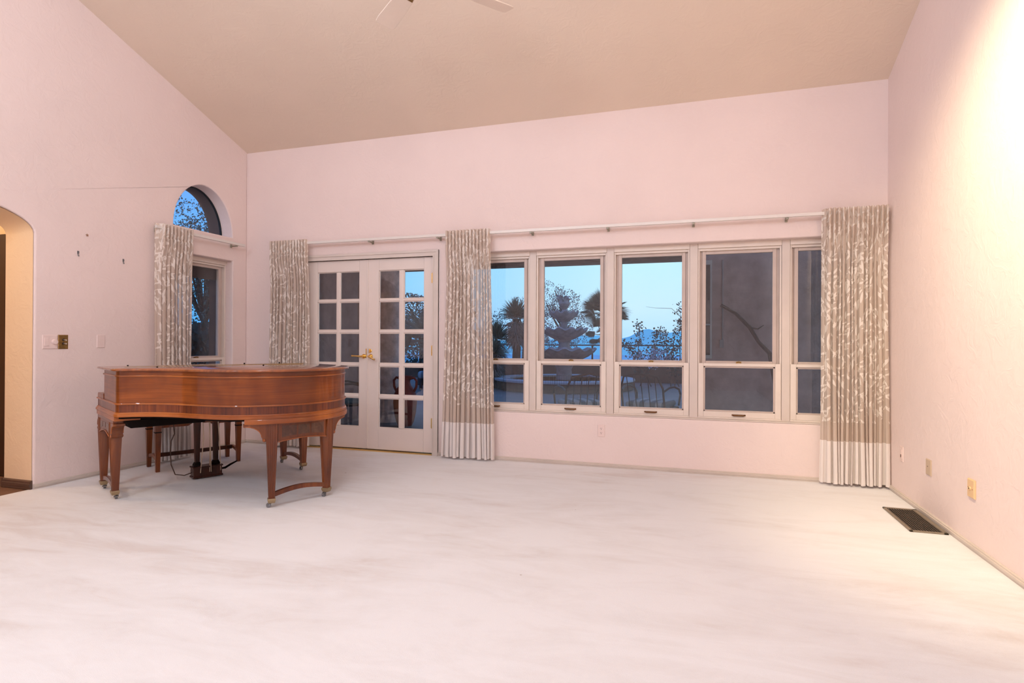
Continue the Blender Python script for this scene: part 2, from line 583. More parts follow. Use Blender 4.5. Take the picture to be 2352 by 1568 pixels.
baseboard('baseboard_back', (2.402, 0, 0), (W - .002, 0, 0), (0, -1, 0), 'grey beige baseboard below the wide window row')
baseboard('baseboard_corner', (0.018, 0, 0), (0.727, 0, 0), (0, -1, 0), 'short grey beige baseboard between corner and french doors')
baseboard('baseboard_left', (0, GY, 0), (0, -0.001, 0), (1, 0, 0), 'grey beige baseboard behind the piano along the side wall')
baseboard('baseboard_right', (W, -0.018, 0), (W, YB, 0), (-1, 0, 0), 'grey beige baseboard along the bright wall by the vent')

# hallway behind the arched doorway
b = MB()
b.box((-2.4, -4.6, -0.06), (0.0, -1.9, -0.004))
struct(b.build('floor_hall', M['hall_floor'], smooth=False), 'brown hallway floor beyond the arched doorway', 'floor')
b = MB()
b.box((-2.4, -1.95, 0), (-LT, -1.85, 2.7))
struct(b.build('wall_hall_north', M['hall_wall'], smooth=False), 'cream hallway wall beside the arched doorway', 'wall')
b = MB().box((-2.4, -4.7, 0), (-LT, -4.6, 2.7))
struct(b.build('wall_hall_south', M['hall_wall'], smooth=False), 'cream hallway wall hidden left of the arched doorway', 'wall')
b = MB().box((-2.5, -4.7, 0), (-2.4, -1.85, 2.7))
struct(b.build('wall_hall_west', M['hall_wall'], smooth=False), 'cream far hallway wall behind the arched doorway', 'wall')
b = MB().box((-2.5, -4.7, 2.7), (-LT, -1.85, 2.8))
struct(b.build('ceiling_hall', M['hall_wall'], smooth=False), 'cream hallway ceiling beyond the arched doorway', 'ceiling')
# cream lining of the doorway reveal
b = MB()
lin = [(GY, 0.0), (GY, GZ)] + [(GY - GA + GA * cos(pi * i / 24), GZ + GB * sin(pi * i / 24)) for i in range(1, 24)] + [(GY - 2 * GA, GZ), (GY - 2 * GA, 0.0)]
inn = [(GY - 0.004, 0.0), (GY - 0.004, GZ - .002)] + [(GY - GA + (GA - .004) * cos(pi * i / 24), GZ - .002 + (GB - .004) * sin(pi * i / 24)) for i in range(1, 24)] + [(GY - 2 * GA + 0.004, GZ - .002), (GY - 2 * GA + 0.004, 0.0)]
vs, fs = [], []
for x in (-0.012, -LT):
    vs += [(x, y, z) for y, z in inn]
n = len(inn)
fs = [(i, i + 1, n + i + 1, n + i) for i in range(n - 1)]
b.add(vs, fs)
struct(b.build('trim_1', M['hall_wall'], recalc=False), 'cream plaster reveal lining the arched doorway', 'trim')
b = MB()
prof = [(0, 0), (0.016, 0), (0.016, 0.02), (0.02, 0.022), (0.02, 0.042), (0.014, 0.045), (0.014, 0.06), (0.006, 0.068), (0, 0.068)]
b.loft([[(x, GY - .004 - a, z) for a, z in prof] for x in (-0.004, -LT)])
b.loft([[(-LT - a, y, z) for a, z in prof] for y in (GY - .004 - .016, -1.96)])
struct(b.build('baseboard_hall', M['brownbase'], smooth=False), 'dark brown baseboard on the arched doorway reveal', 'baseboard')
d = thing('door_3', 'dark wooden hallway door at the left edge beyond the arch', 'door', (-1.2, -1.99, 0), kind='structure')
MB().box((-1.9, -2.0, 0.0), (-0.44, -1.955, 2.06)).build('door_leaf', M['hall_door'], d, bev=0.004)
MB().box((-0.44, -2.0, 0.0), (-0.40, -1.955, 2.1)).build('door_jamb', M['hall_door'], d, bev=0.004)

# ------------------------------------------------------------------ french doors
dc = MB()
for y0, wdt, z in ((-0.014, 0.062, 0), (-0.022, 0.022, 1), (-0.019, 0.010, 2)):
    if z == 0:
        i0 = 0.0
    elif z == 1:
        i0 = 0.040
    else:
        i0 = 0.0
    xo0, xo1, zo = DX0 - 0.004 - i0, DX1 - 0.004 + i0 + .004, DZ1 - 0.008 + i0
    dc.box((xo0 - wdt, y0, 0), (xo0, 0.004, zo))
    dc.box((xo1, y0, 0), (xo1 + wdt, 0.004, zo))
    dc.box((xo0 - wdt, y0, zo), (xo1 + wdt, 0.004, zo + wdt))
struct(dc.build('trim_2', M['trim'], smooth=False), 'putty painted stepped casing around the french doors', 'trim')
jb = MB()
jb.box((DX0, 0.0, 0), (DX0 + .006, 0.24, DZ1))
jb.box((DX1 - .006, 0.0, 0), (DX1, 0.24, DZ1))
jb.box((DX0, 0.0, DZ1 - .006), (DX1, 0.24, DZ1))
struct(jb.build('trim_3', M['trim'], smooth=False), 'thin putty jamb lining inside the french door opening', 'trim')
th = MB().box((DX0 + .007, -0.012, -0.002), (DX1 - .007, 0.22, 0.014))
struct(th.build('trim_4', M['brass'], smooth=False, bev=0.003), 'brass threshold strip under the french doors', 'threshold')

ROWS = [(1.612, 1.913), (1.282, 1.585), (0.930, 1.250), (0.597, 0.898), (0.249, 0.560)]


def door_leaf(name, x0, x1, cols, label, lever_x, lever_dir, extras):
    t = thing(name, label, 'door', (x0, 0.02, 0), kind='structure')
    y0, y1 = 0.016, 0.060
    fr = MB()
    gx0, gx1 = cols[0][0], cols[-1][1]
    gz0, gz1 = ROWS[-1][0], ROWS[0][1]
    fr.box((x0, y0, 0.02), (gx0, y1, 2.035))
    fr.box((gx1, y0, 0.02), (x1, y1, 2.035))
    fr.box((gx0, y0, 0.02), (gx1, y1, gz0))
    fr.box((gx0, y0, gz1), (gx1, y1, 2.035))
    fr.build('door_frame', M['door'], t, smooth=False, bev=0.004)
    mu = MB()

    def bar(a, bb):
        # moulded muntin: flat centre with sloping shoulders
        (ax, az), (bx, bz) = a, bb
        mu.box((ax, y0 + 0.004, az), (bx, y1 - 0.006, bz))
    for c0, c1 in zip(cols[:-1], cols[1:]):
        bar((c0[1], gz0), (c1[0], gz1))
    for r0, r1 in zip(ROWS[:-1], ROWS[1:]):
        mu.box((gx0, y0 + 0.0046, r1[1]), (gx1, y1 - 0.0066, r0[0]))
    mu.build('muntin_grid', M['door'], t, smooth=False, bev=0.008)
    bd = MB()
    for c in cols:
        for r in ROWS:
            for a, bb in (((c[0], r[0]), (c[1], r[0] + .008)), ((c[0], r[1] - .008), (c[1], r[1])), ((c[0], r[0]), (c[0] + .008, r[1])), ((c[1] - .008, r[0]), (c[1], r[1]))):
                bd.box((a[0], y0 + .012, a[1]), (bb[0], y0 + .026, bb[1]))
    bd.build('glazing_bead', M['door'], t, smooth=False, bev=0.003)
    for c in cols:
        for r in ROWS:
            MB().box((c[0] - .002, y0 + .020, r[0] - .002), (c[1] + .002, y0 + .024, r[1] + .002)).build('glass_pane', M['glass'], t, smooth=False)
    h = MB()
    h.disc((lever_x, y0 + .002, 1.003), (0, -1, 0), 0.026, 0.010, 24, 0.022)
    h.disc((lever_x, y0 - .006, 1.003), (0, -1, 0), 0.011, 0.045, 16)
    dx, dz = lever_dir
    h.tube([(lever_x, y0 - .045, 1.003), (lever_x + dx * .3, y0 - .05, 1.003 + dz * .2), (lever_x + dx * .7, y0 - .047, 1.003 + dz * .8), (lever_x + dx, y0 - .045, 1.003 + dz)], [.011, .010, .0085, .010], 12)
    lev = h.build('lever_handle', M['brass'], t)
    if extras:
        k = MB()
        k.disc((1.607, y0 + .002, 1.062), (0, -1, 0), 0.020, 0.008, 24, 0.016)
        k.box((1.602, y0 - .026, 1.040), (1.612, y0 - .004, 1.084))
        k.build('deadbolt', M['brass'], t, bev=0.002)
        for z in (1.815, 1.070, 0.325):
            hb = MB()
            hb.disc((DX1 - .008, 0.004, z - .055), (0, 0, 1), 0.0075, 0.11, 12)
            hb.box((DX1 - .028, y0 - .004, z - .05), (DX1 - .009, y0 + .002, z + .05))
            hb.build('hinge', M['brass'], t, bev=0.001)
        MB().box((1.566, y0 - .010, 0.03), (1.580, y0 + .002, 2.03)).build('astragal', M['door'], t, smooth=False, bev=0.003)
    else:
        MB().box((1.552, y0 - .006, 0.985), (1.562, y0 + .002, 1.085)).build('strike_plate', M['brass'], t, smooth=False, bev=0.002)
    return t


door_leaf('door_1', 0.803, 1.566, [(0.942, 1.183), (1.224, 1.467)], 'left french door leaf partly hidden by the piano', 1.528, (-0.12, 0.004), False)
door_leaf('door_2', 1.572, 2.334, [(1.704, 1.946), (1.996, 2.231)], 'right french door leaf with brass hinges and deadbolt', 1.612, (0.075, -0.032), True)


# ------------------------------------------------------------------ sash windows
def sash_window(name, w, label, loc, rz, zt=2.055, shade=False):
    """local x: width, local y: outwards, z up.  Inner face of wall is y=0"""
    t = thing(name, label, 'window', loc, rz, kind='structure')
    z0 = 0.482
    fr = MB()
    ja = 0.014
    fr.box((0, .10, z0), (ja, .22, zt))
    fr.box((w - ja, .10, z0), (w, .22, zt))
    fr.box((0, .085, zt - .045), (w, .22, zt))
    fr.box((ja, .105, zt - .066), (w - ja, .22, zt - .045))
    fr.box((0, .085, z0 - .002), (w, .22, z0 + .016))
    fr.build('frame', M['sash'], t, local=True, smooth=False, bev=0.003)
    gl = 0.068
    us = MB()
    a0, a1 = 0.036, gl
    us.box((a0, .128, .975), (a1, .165, zt - .066))
    us.box((w - a1, .128, .975), (w - a0, .165, zt - .066))
    us.box((a1, .128, .975), (w - a1, .165, .998))
    us.box((a1, .128, zt - .094), (w - a1, .165, zt - .066))
    us.box((ja, .138, .975), (a0, .165, zt - .066))
    us.box((w - a0, .138, .975), (w - ja, .165, zt - .066))
    us.build('upper_sash', M['sash_bead'], t, local=True, smooth=False, bev=0.003)
    MB().box((a1 - .004, .146, .990), (w - a1 + .004, .150, zt - .090)).build('upper_pane', M['glass'], t, local=True, smooth=False)
    ls = MB()
    s0, s1 = 0.004, 0.050
    ls.box((s0, .092, .498), (s1, .126, .979))
    ls.box((w - s1, .092, .498), (w - s0, .126, .979))
    ls.box((s1, .092, .498), (w - s1, .126, .547))
    ls.box((s1, .092, .952), (w - s1, .126, .979))
    lso = ls.build('lower_sash', M['sash'], t, local=True, smooth=False, bev=0.003)
    bd = MB()
    bd.box((s1, .104, .547), (s1 + .014, .124, .952))
    bd.box((w - s1 - .014, .104, .547), (w - s1, .124, .952))
    bd.box((s1, .104, .547), (w - s1, .124, .560))
    bd.box((s1, .104, .938), (w - s1, .124, .952))
    bd.build('glazing_bead', M['sash_bead'], lso, local=True, smooth=False, bev=0.002)
    MB().box((s1 + .008, .112, .552), (w - s1 - .008, .116, .946)).build('lower_pane', M['glass'], t, local=True, smooth=False)
    hd = MB()
    hd.tube([(w / 2 - .055, .091, .522), (w / 2 - .04, .080, .520), (w / 2 + .04, .080, .520), (w / 2 + .055, .091, .522)], [.006, .008, .008, .006], 10)
    hd.build('lift_handle', M['bronze'], t, local=True)
    lk = MB()
    lk.box((w / 2 - .022, .100, .979), (w / 2 + .022, .128, .985))
    lk.tube([(w / 2 - .02, .112, .988), (w / 2, .108, .993), (w / 2 + .022, .104, .989)], .005, 8)
    lk.build('sash_lock', M['old_brass'], t, local=True)
    if shade:
        MB().box((0.02, .19, 1.835), (w - .02, .205, zt - .02)).build('roller_shade', M['shade'], t, local=True, smooth=False)
    return t


edges = [2.625, 3.342, 3.410, 4.099, 4.168, 4.849, 4.921, 5.612, 5.679, 6.285]
wl = ['leftmost window of the row, beside the middle curtain', 'second window of the row, fountain behind its glass', 'middle window of the row, mountain view and flowering vine',
      'fourth window of the row, mostly dark stucco behind', 'narrow window of the row beside the right curtain']
for i in range(5):
    x0, x1 = edges[2 * i], edges[2 * i + 1]
    sash_window('window_%d' % (i + 1), x1 - x0, wl[i], (x0, 0, 0), 0)
ml = ['first putty mullion post right of the middle curtain', 'second mullion post, between fountain and mountain windows', 'third mullion post, right of the mountain window', 'fourth mullion post nearest the right curtain']
for i in range(4):
    b = MB().box((edges[2 * i + 1] + .001, .088, .482), (edges[2 * i + 2] - .001, .22, WZ1))
    struct(b.build('trim_%d' % (5 + i), M['trim'], smooth=False, bev=0.003), ml[i], 'mullion')
b = MB()
b.box((WX0, .088, .482), (edges[0] - .001, .22, WZ1))
struct(b.build('trim_9', M['trim'], smooth=False, bev=.003), 'window row end jamb hidden behind the middle curtain', 'trim')
b = MB().box((edges[-1] + .001, .088, .482), (WX1, .22, WZ1))
struct(b.build('trim_10', M['trim'], smooth=False, bev=.003), 'window row end jamb hidden behind the right curtain', 'trim')
b = MB()
b.prism([(WX0 + .001, -0.001, .4795), (WX0 + .001, .088, .4805), (WX0 + .001, .088, .489), (WX0 + .001, 0.002, .485)], (WX1 - WX0 - .002, 0, 0))
struct(b.build('trim_11', M['trim'], smooth=False), 'painted sloping sill below the wide window row', 'window sill')

sash_window('window_6', LY1 - LY0, 'tall side wall window beneath the half round window', (0, LY0, 0), pi / 2, 2.045, True)

b = MB()
b.box((-LT - .004, LY1 - .004, WZ0), (-.222, LY1 + .002, 2.045))
b.box((-LT - .004, LY0 - .002, WZ0), (-.222, LY0 + .004, 2.045))
b.box((-LT - .004, LY0, 2.040), (-.222, LY1, 2.046))
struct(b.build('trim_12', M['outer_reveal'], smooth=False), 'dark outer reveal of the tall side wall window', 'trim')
b = MB()
rr = [(AY - (AA - .004) * cos(pi * i / 40), AZ + (AB - .004) * sin(pi * i / 40)) for i in range(41)]
vs = [(x, y, z) for x in (-.171, -LT - .004) for y, z in rr]
b.add(vs, [(i, i + 1, 42 + i, 41 + i) for i in range(40)])
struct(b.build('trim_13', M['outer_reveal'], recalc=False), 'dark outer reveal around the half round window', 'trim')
# half round fixed window in the left wall
t = thing('window_7', 'half round window high on the side wall', 'window', (-0.15, AY, AZ), kind='structure')
ri, ro = [], []
N = 40
for i in range(N + 1):
    a = pi * i / N
    ro.append((AY - (AA - .002) * cos(a), AZ + (AB - .002) * sin(a)))
    ri.append((AY - (AA - .014) * cos(a), AZ + .010 + (AB - .022) * sin(a)))
b = MB()
loop_o = [(-.145, y, z) for y, z in ro]
loop_i = [(-.145, y, z) for y, z in ri]
n = len(loop_o)
vs = loop_o + loop_i + [(-.17, p[1], p[2]) for p in loop_o] + [(-.17, p[1], p[2]) for p in loop_i]
fs = []
for i in range(n):
    k = (i + 1) % n
    fs += [(i, k, n + k, n + i), (2 * n + i, 3 * n + i, 3 * n + k, 2 * n + k), (i, 2 * n + i, 2 * n + k, k), (n + i, n + k, 3 * n + k, 3 * n + i)]
b.add(vs, fs)
b.build('frame', M['gasket'], t, smooth=False)
MB().prism([(-.155, y, z) for y, z in ri], (-.004, 0, 0)).build('glass_pane', M['glass'], t, smooth=False)


# ------------------------------------------------------------------ curtains and rods
def curtain(label, width, wbot, ntop, loc, rz, seed, flat_left=0.0, group=None, edge=0.5):
    rnd = random.Random(seed)
    t = thing('curtain', label, 'curtain', loc, rz)
    nf = ntop
    ph = [rnd.uniform(-.5, .5) for _ in range(nf + 3)]
    am = [rnd.uniform(.65, 1.35) for _ in range(nf + 3)]
    wv = [rnd.uniform(.6, 1.5) for _ in range(nf + 2)]
    tot = sum(wv[:nf])
    cum = [0]
    for q in wv[:nf]:
        cum.append(cum[-1] + q / tot)
    per = 16
    NS = nf * per

    def point(i, z):
        s = i / NS
        # fold index for irregular folds in the body, even pleats at the header
        kf = 0
        while kf < nf - 1 and cum[kf + 1] < s:
            kf += 1
        fr = (s - cum[kf]) / (cum[kf + 1] - cum[kf])
        th_body = 2 * pi * fr
        th_head = 2 * pi * s * nf * 1.0
        hb = max(0.0, min(1.0, (z - 1.75) / 0.38))
        hb = hb * hb * (3 - 2 * hb)
        lo = max(0.0, min(1.0, (1.75 - z) / 1.7))
        a_body = (0.018 + 0.010 * lo) * (am[kf] * (1 - fr) + am[kf + 1] * fr)
        yb = a_body * (1 - cos(th_body + 0.35 * sin(2.3 * z + ph[kf] * 3)))
        yh = 0.016 * (1 - cos(th_head)) + .003 * sin(3 * th_head)
        wmid = width + (wbot - width) * lo
        skew = 0.010 * sin(1.7 * z + kf) * lo
        x = -wmid / 2 + wmid * s + (1 - hb) * (0.36 * wmid / nf * wv[kf] * sin(2 * th_body) * 0.5 + skew) + hb * 0.12 * width / nf * sin(2 * th_head)
        x += (-edge) * (wmid - width) * 0.0
        y = -(0.062 + yb * (1 - hb) + (yh * 1.15 + 0.026) * hb)
        if z > 2.12:
            pinch = abs(z - 2.135)
            y += 0.010 * math.exp(-(pinch / .012) ** 2)
        if flat_left and s < flat_left:
            k = s / flat_left
            k = k * k
            y = -(0.058 * (1 - k)) + y * k
        return (x, y, z)

    cloth = [0.0]
    for i in range(NS):
        p, q = Vector(point(i, 1.2)), Vector(point(i + 1, 1.2))
        cloth.append(cloth[-1] + (q - p).length)

    def sheet(name, zs, mat):
        b = MB()
        b.uv = []
        for z in zs:
            for i in range(NS + 1):
                zz = z
                if z < 0.03:
                    zz = z + 0.006 * sin(i * .21 + seed)
                b.v.append(point(i, z)[:2] + (zz,))
                b.uv.append((cloth[i] + seed * 1.37, z))
        n = NS + 1
        for r in range(len(zs) - 1):
            for i in range(NS):
                b.f.append((r * n + i, r * n + i + 1, (r + 1) * n + i + 1, (r + 1) * n + i))
        return b.build(name, mat, t, local=True, ang=80)

    def lin(a, bb, k):
        return [a + (bb - a) * i / k for i in range(k + 1)]
    sheet('hem', lin(0.022, 0.366, 8), M['hem'])
    sheet('sheer_panel', lin(0.366, 2.12, 44), M['sheer'])
    sheet('pleated_header', lin(2.12, 2.262, 8), M['header'])
    return t


curtain('patterned sheer curtain left of the french doors, behind the piano', 0.484, 0.52, 13, (0.660, -0.012, 0), 0, 3)
curtain('patterned sheer curtain between the french doors and window row', 0.470, 0.565, 13, (2.762, -0.012, 0), 0, 5)
curtain('wide patterned sheer curtain in the right corner', 0.478, 0.505, 14, (6.128, -0.012, 0), 0, 9, flat_left=0.05)
curtain('patterned sheer curtain on the side wall, left of its window', 0.395, 0.375, 10, (0.012, -1.045, 0), pi / 2, 14, flat_left=0.12)


def rod(label, p0, p1, brk, loc, rz):
    t = thing('curtain_rod', label, 'curtain rod', loc, rz)
    b = MB().box((p0, -.102, 2.213), (p1, -.082, 2.240))
    b.box((p0, -.082, 2.234), (p1, -.074, 2.240))
    b.box((p0, -.082, 2.213), (p1, -.074, 2.219))
    b.build('rail', M['rail'], t, local=True, smooth=False, bev=.002)
    for x in brk:
        k = MB().box((x - .010, -.092, 2.200), (x + .010, -.002, 2.212))
        k.box((x - .010, -.012, 2.188), (x + .010, -.001, 2.245))
        k.disc((x, -.088, 2.197), (0, 0, 1), .006, .01, 8)
        k.build('bracket', M['bracket'], t, local=True, smooth=False, bev=.002)
    return t


rod('long white curtain rail above the french doors and window row', 0.415, 6.37, (0.5, 1.644, 2.426, 3.399, 4.128, 4.881, 5.632, 6.3), (0, 0, 0), 0)
rod('short white curtain rail above the side wall window', -1.25, -0.133, (-1.18, -.24), (0, 0, 0), pi / 2)

# ------------------------------------------------------------------ wall plates and hooks
def plate(name, label, cat, c, size, nrm, mat, th=0.006):
    """plate on a wall: c centre on the wall face, size (w,h)"""
    t = thing(name, label, cat, c)
    n = Vector(nrm)
    a = Vector((-n.y, n.x, 0))
    w, h = size[0] / 2, size[1] / 2
    cc = Vector(c)
    b = MB()
    b.loft([[cc + a * (sx * w * k) + Vector((0, 0, sz * (h - w * (1 - k)))) + n * d for sx, sz in ((-1, -1), (1, -1), (1, 1), (-1, 1))]
            for d, k in ((0.0005, 1), (th * .5, 1), (th, .9))])
    b.build('plate', mat, t, smooth=False)

    def pt(u, v, d):
        return cc + a * u + Vector((0, 0, v)) + n * d

    def bx(nm, u0, v0, u1, v1, d0, d1, m, bev=0.001):
        q = MB()
        q.loft([[pt(u0, v0, d), pt(u1, v0, d), pt(u1, v1, d), pt(u0, v1, d)] for d in (d0, d1)])
        return q.build(nm, m, t, smooth=False, bev=bev)

    def cyl(nm, u, v, r, d0, d1, m, r2=None):
        q = MB()
        q.tube([pt(u, v, d0), pt(u, v, d1)], [r, r if r2 is None else r2], 20)
        return q.build(nm, m, t)
    return t, bx, cyl, pt


t, bx, cyl, pt = plate('power_outlet', 'pinkish duplex outlet under the second window of the row', 'outlet', (4.067, 0, 0.338), (0.068, 0.112), (0, -1, 0), M['plate'])
for v in (.020, -.020):
    bx('receptacle', -.016, v - .014, .016, v + .014, .006, .008, M['plate'])
    for u in (-.006, .006):
        bx('slot', u - .0015, v, u + .0015, v + .008, .0078, .0084, M['dark_slot'], 0)
    cyl('ground_hole', 0, v - .007, .003, .0078, .0084, M['dark_slot'])
t, bx, cyl, pt = plate('light_switch', 'white double switch plate with rocker and round dimmer', 'light switch', (0, -2.108, 1.144), (0.116, 0.113), (1, 0, 0), M['plate'])
bx('rocker', -.044, -.032, -.014, .032, .005, .010, M['plate'])
cyl('dimmer_knob', .030, 0, .021, .005, .024, M['plate'], .018)
for u in (-.029, .030):
    for v in (-.048, .048):
        cyl('screw', u, v, .0025, .005, .0068, M['plate'])
t, bx, cyl, pt = plate('light_switch', 'brass switch plate with two toggles', 'light switch', (0, -2.008, 1.144), (0.077, 0.114), (1, 0, 0), M['old_brass'])
for v in (.017, -.012):
    cyl('collar', 0, v, .009, .005, .010, M['dark_slot'])
    q = MB().tube([pt(0, v, .008), pt(.004, v - .002, .022), pt(.010, v - .004, .030)], [.005, .006, .0065], 10)
    q.build('toggle', M['rod'], t)
for v in (.043, -.043):
    cyl('screw', 0, v, .004, .005, .0072, M['old_brass'])
t, bx, cyl, pt = plate('blank_plate', 'single white blank plate above the left end of the piano', 'wall plate', (0, -1.697, 1.150), (0.070, 0.110), (1, 0, 0), M['plate'])
for v in (.042, -.042):
    cyl('screw', 0, v, .0025, .005, .0068, M['plate'])
t, bx, cyl, pt = plate('power_outlet', 'pinkish outlet low on the wall next to the right curtain', 'outlet', (W, -0.349, 0.330), (0.068, 0.112), (-1, 0, 0), M['plate'])
bx('receptacle', -.016, -.034, .016, .034, .005, .009, M['plate'])
bx('slot', -.010, -.026, .010, -.004, .0088, .0094, M['bronze'], 0)
t, bx, cyl, pt = plate('cable_plate', 'beige blank plate with one dark hole, between outlet and jack', 'wall plate', (W, -0.868, 0.335), (0.088, 0.106), (-1, 0, 0), M['plate_beige'])
cyl('cable_hole', -.01, .004, .004, .005, .0066, M['dark_slot'])
cyl('screw', -.004, -.038, .0025, .005, .0068, M['plate_beige'])
t, bx, cyl, pt = plate('cable_plate', 'yellowish jack plate above the near end of the floor vent', 'wall plate', (W, -1.495, 0.343), (0.084, 0.104), (-1, 0, 0), M['plate_ivory'], .011)
cyl('jack', -.004, 0, .012, .009, .017, M['plate_ivory'], .010)
cyl('jack_hole', -.004, 0, .005, .0168, .0175, M['dark_slot'])
for u in (-.028, .024):
    cyl('screw', u, .001 - u * .1, .0028, .009, .0122, M['old_brass'])


def hook(y, z, label):
    b = MB().box((0.0005, y - .007, z - .004), (.003, y + .007, z + .022))
    b.tube([(.002, y, z - .003), (.003, y, z - .018), (.009, y, z - .022), (.012, y, z - .014)], .0035, 8)
    b.disc((.002, y, z + .014), (1, 0, -.4), .003, .012, 8)
    tag(b.build('picture_hook', M['steel'], None, smooth=False), label, 'hook')


hook(-1.893, 1.879, 'small steel picture hook above the brass switch plate')
hook(-1.495, 1.868, 'small steel picture hook above the piano, nearer the curtain')
b = MB()
for k in range(5):
    a = 2 * pi * k / 5 + .4
    b.tube([(.001, -1.819, 2.045), (.003, -1.819 + .006 * cos(a), 2.045 + .006 * sin(a)), (.001, -1.819 + .014 * cos(a), 2.045 + .014 * sin(a))], [.004, .003, .001], 6)
tag(b.build('wall_anchor', simple('rusty_anchor', (0.33, 0.17, 0.10, 1), .8)), 'tiny rusty wall anchor above the two picture hooks', 'wall anchor')

# ------------------------------------------------------------------ floor vent
t = thing('floor_vent', 'bronze floor vent grille by the right wall', 'floor vent', (6.26, -0.985, 0))
vx0, vx1, vy0, vy1 = 6.158, 6.362, -1.248, -0.708
b = MB()
b.box((vx0, vy0, .0005), (vx0 + .018, vy1, .010))
b.box((vx1 - .026, vy0, .0005), (vx1, vy1, .010))
b.box((vx0, vy0, .0005), (vx1, vy0 + .014, .010))
b.box((vx0, vy1 - .022, .0005), (vx1, vy1, .010))
b.build('frame', M['vent'], t, smooth=False, bev=.002)
b = MB()
for k in range(11):
    x = vx0 + .024 + k * (vx1 - vx0 - .056) / 10
    b.box((x - .0022, vy0 + .014, .003), (x + .0022, vy1 - .022, .009))
for k in range(1, 8):
    y = vy0 + .014 + k * (vy1 - vy0 - .036) / 8
    b.box((vx0 + .018, y - .001, .003), (vx1 - .026, y + .001, .006))
b.build('grille', M['vent_bar'], t, smooth=False)
MB().box((vx0 + .01, vy0 + .01, .0005), (vx1 - .02, vy1 - .015, .0018)).build('dark_duct_plate', M['duct'], t, smooth=False)  # flat plate, no hole; the duct's darkness is put into its colour

# ------------------------------------------------------------------ ceiling fan
FX, FY, FZ = 3.214, -2.045, 3.48
t = thing('ceiling_fan', 'cream ceiling fan, two blade tips showing at the top edge', 'ceiling fan', (FX, FY, FZ))
cz = zc(FY)
MB().disc((FX, FY, FZ + .07), (0, 0, 1), .012, cz - FZ - .07, 16).build('downrod', M['fan'], t)
MB().lathe((FX, FY, 0), [(.0, cz - .10), (.03, cz - .10), (.07, cz - .04), (.075, cz + .02), (0, cz + .02)], 28).build('canopy', M['fan'], t)
MB().lathe((FX, FY, FZ), [(0, -.06), (.05, -.06), (.09, -.035), (.12, 0.0), (.12, .05), (.09, .08), (.03, .10), (0, .10)], 32).build('motor_housing', M['fan'], t)
for ang in (50, 140, 230, 320):
    a = radians(ang)
    d = Vector((cos(a), sin(a), 0))
    p = Vector((-sin(a), cos(a), 0))
    c0 = Vector((FX, FY, FZ))
    tilt = 0.21
    br = MB()
    br.loft([[c0 + d * r + p * (s * wd) + Vector((0, 0, s * wd * tilt + dz)) for s, dz in ((-1, -.003), (1, -.003), (1, .003), (-1, .003))] for r, wd in ((.10, .02), (.17, .018), (.22, .045), (.26, .05))])
    br.build('blade_iron', M['old_brass'], t, smooth=False)
    out = []
    for r, wd in ((.21, .055), (.40, .066), (.60, .072), (.655, .068), (.672, .055)):
        out.append([c0 + d * r + p * (s * wd) + Vector((0, 0, s * wd * tilt + dz)) for s, dz in ((-1, .003), (1, .003), (1, .010), (-1, .010))])
    MB().loft(out).build('blade', M['fan'], t, smooth=False, bev=.003)

# ------------------------------------------------------------------ grand piano  (local frame: x = depth towards tail, y = treble -> bass)
PK = atan2(-0.4672, 0.8842)
piano = thing('grand_piano', 'walnut baby grand piano with inlaid square legs, lid closed', 'piano', (0.492, -2.032, 0), PK)
OUT = [(-.045, .03), (-.05, .10), (-.05, .30), (-.05, .56), (-.049, .615), (-.042, .645), (-.028, .668), (-.005, .683), (.04, .703), (.10, .74), (.16, .793), (.215, .86), (.265, .94), (.31, 1.03), (.355, 1.125), (.40, 1.213),
       (.455, 1.293), (.52, 1.358), (.60, 1.412), (.69, 1.455), (.79, 1.487), (.89, 1.503), (.98, 1.50), (1.08, 1.478), (1.18, 1.435), (1.28, 1.37), (1.36, 1.29), (1.42, 1.19), (1.452, 1.08),
       (1.462, .95), (1.462, .70), (1.462, .40), (1.462, .10), (1.457, .03)]


def dense(pts, n=4):
    r = []
    for i in range(len(pts) - 1):
        p0 = Vector(pts[max(i - 1, 0)] + (0,))
        p1 = Vector(pts[i] + (0,))
        p2 = Vector(pts[i + 1] + (0,))
        p3 = Vector(pts[min(i + 2, len(pts) - 1)] + (0,))
        for k in range(n):
            s = k / n
            q = 0.5 * ((2 * p1) + (p2 - p0) * s + (2 * p0 - 5 * p1 + 4 * p2 - p3) * s * s + (3 * p1 - p0 - 3 * p2 + p3) * s ** 3)
            r.append((q.x, q.y))
    r.append(pts[-1])
    return r


def outline(front, off):
    """(u,v) closed outline with straight front at v=front, offset outwards by off -> (x=v, y=u)"""
    mid = [p for p in OUT if p[1] > front + .05]
    ptsu = [(-.05, front)] + [p for p in OUT if p in mid] + [(1.462, front)]
    d = dense(ptsu, 4)
    n = len(d)
    res = []
    for i in range(n):
        a, c = d[max(i - 1, 0)], d[min(i + 1, n - 1)]
        tx, ty = c[0] - a[0], c[1] - a[1]
        L = sqrt(tx * tx + ty * ty) or 1
        nx, ny = -ty / L, tx / L   # left of travel: travelling from treble front to tail, outside is -u side
        u, v = d[i][0] + nx * off, d[i][1] + ny * off
        if i == 0 or i == n - 1:
            v = front - off
        res.append((v, u))
    return res


def band(front, prof, name, mat, parent=piano, bev=0):
    """stack of outlines: prof = [(off, z), ...] -> solid"""
    b = MB()
    b.loft([[(x, y, z) for x, y in outline(front, off)] for off, z in prof])
    return b.build(name, mat, parent, local=True, ang=30, bev=bev)


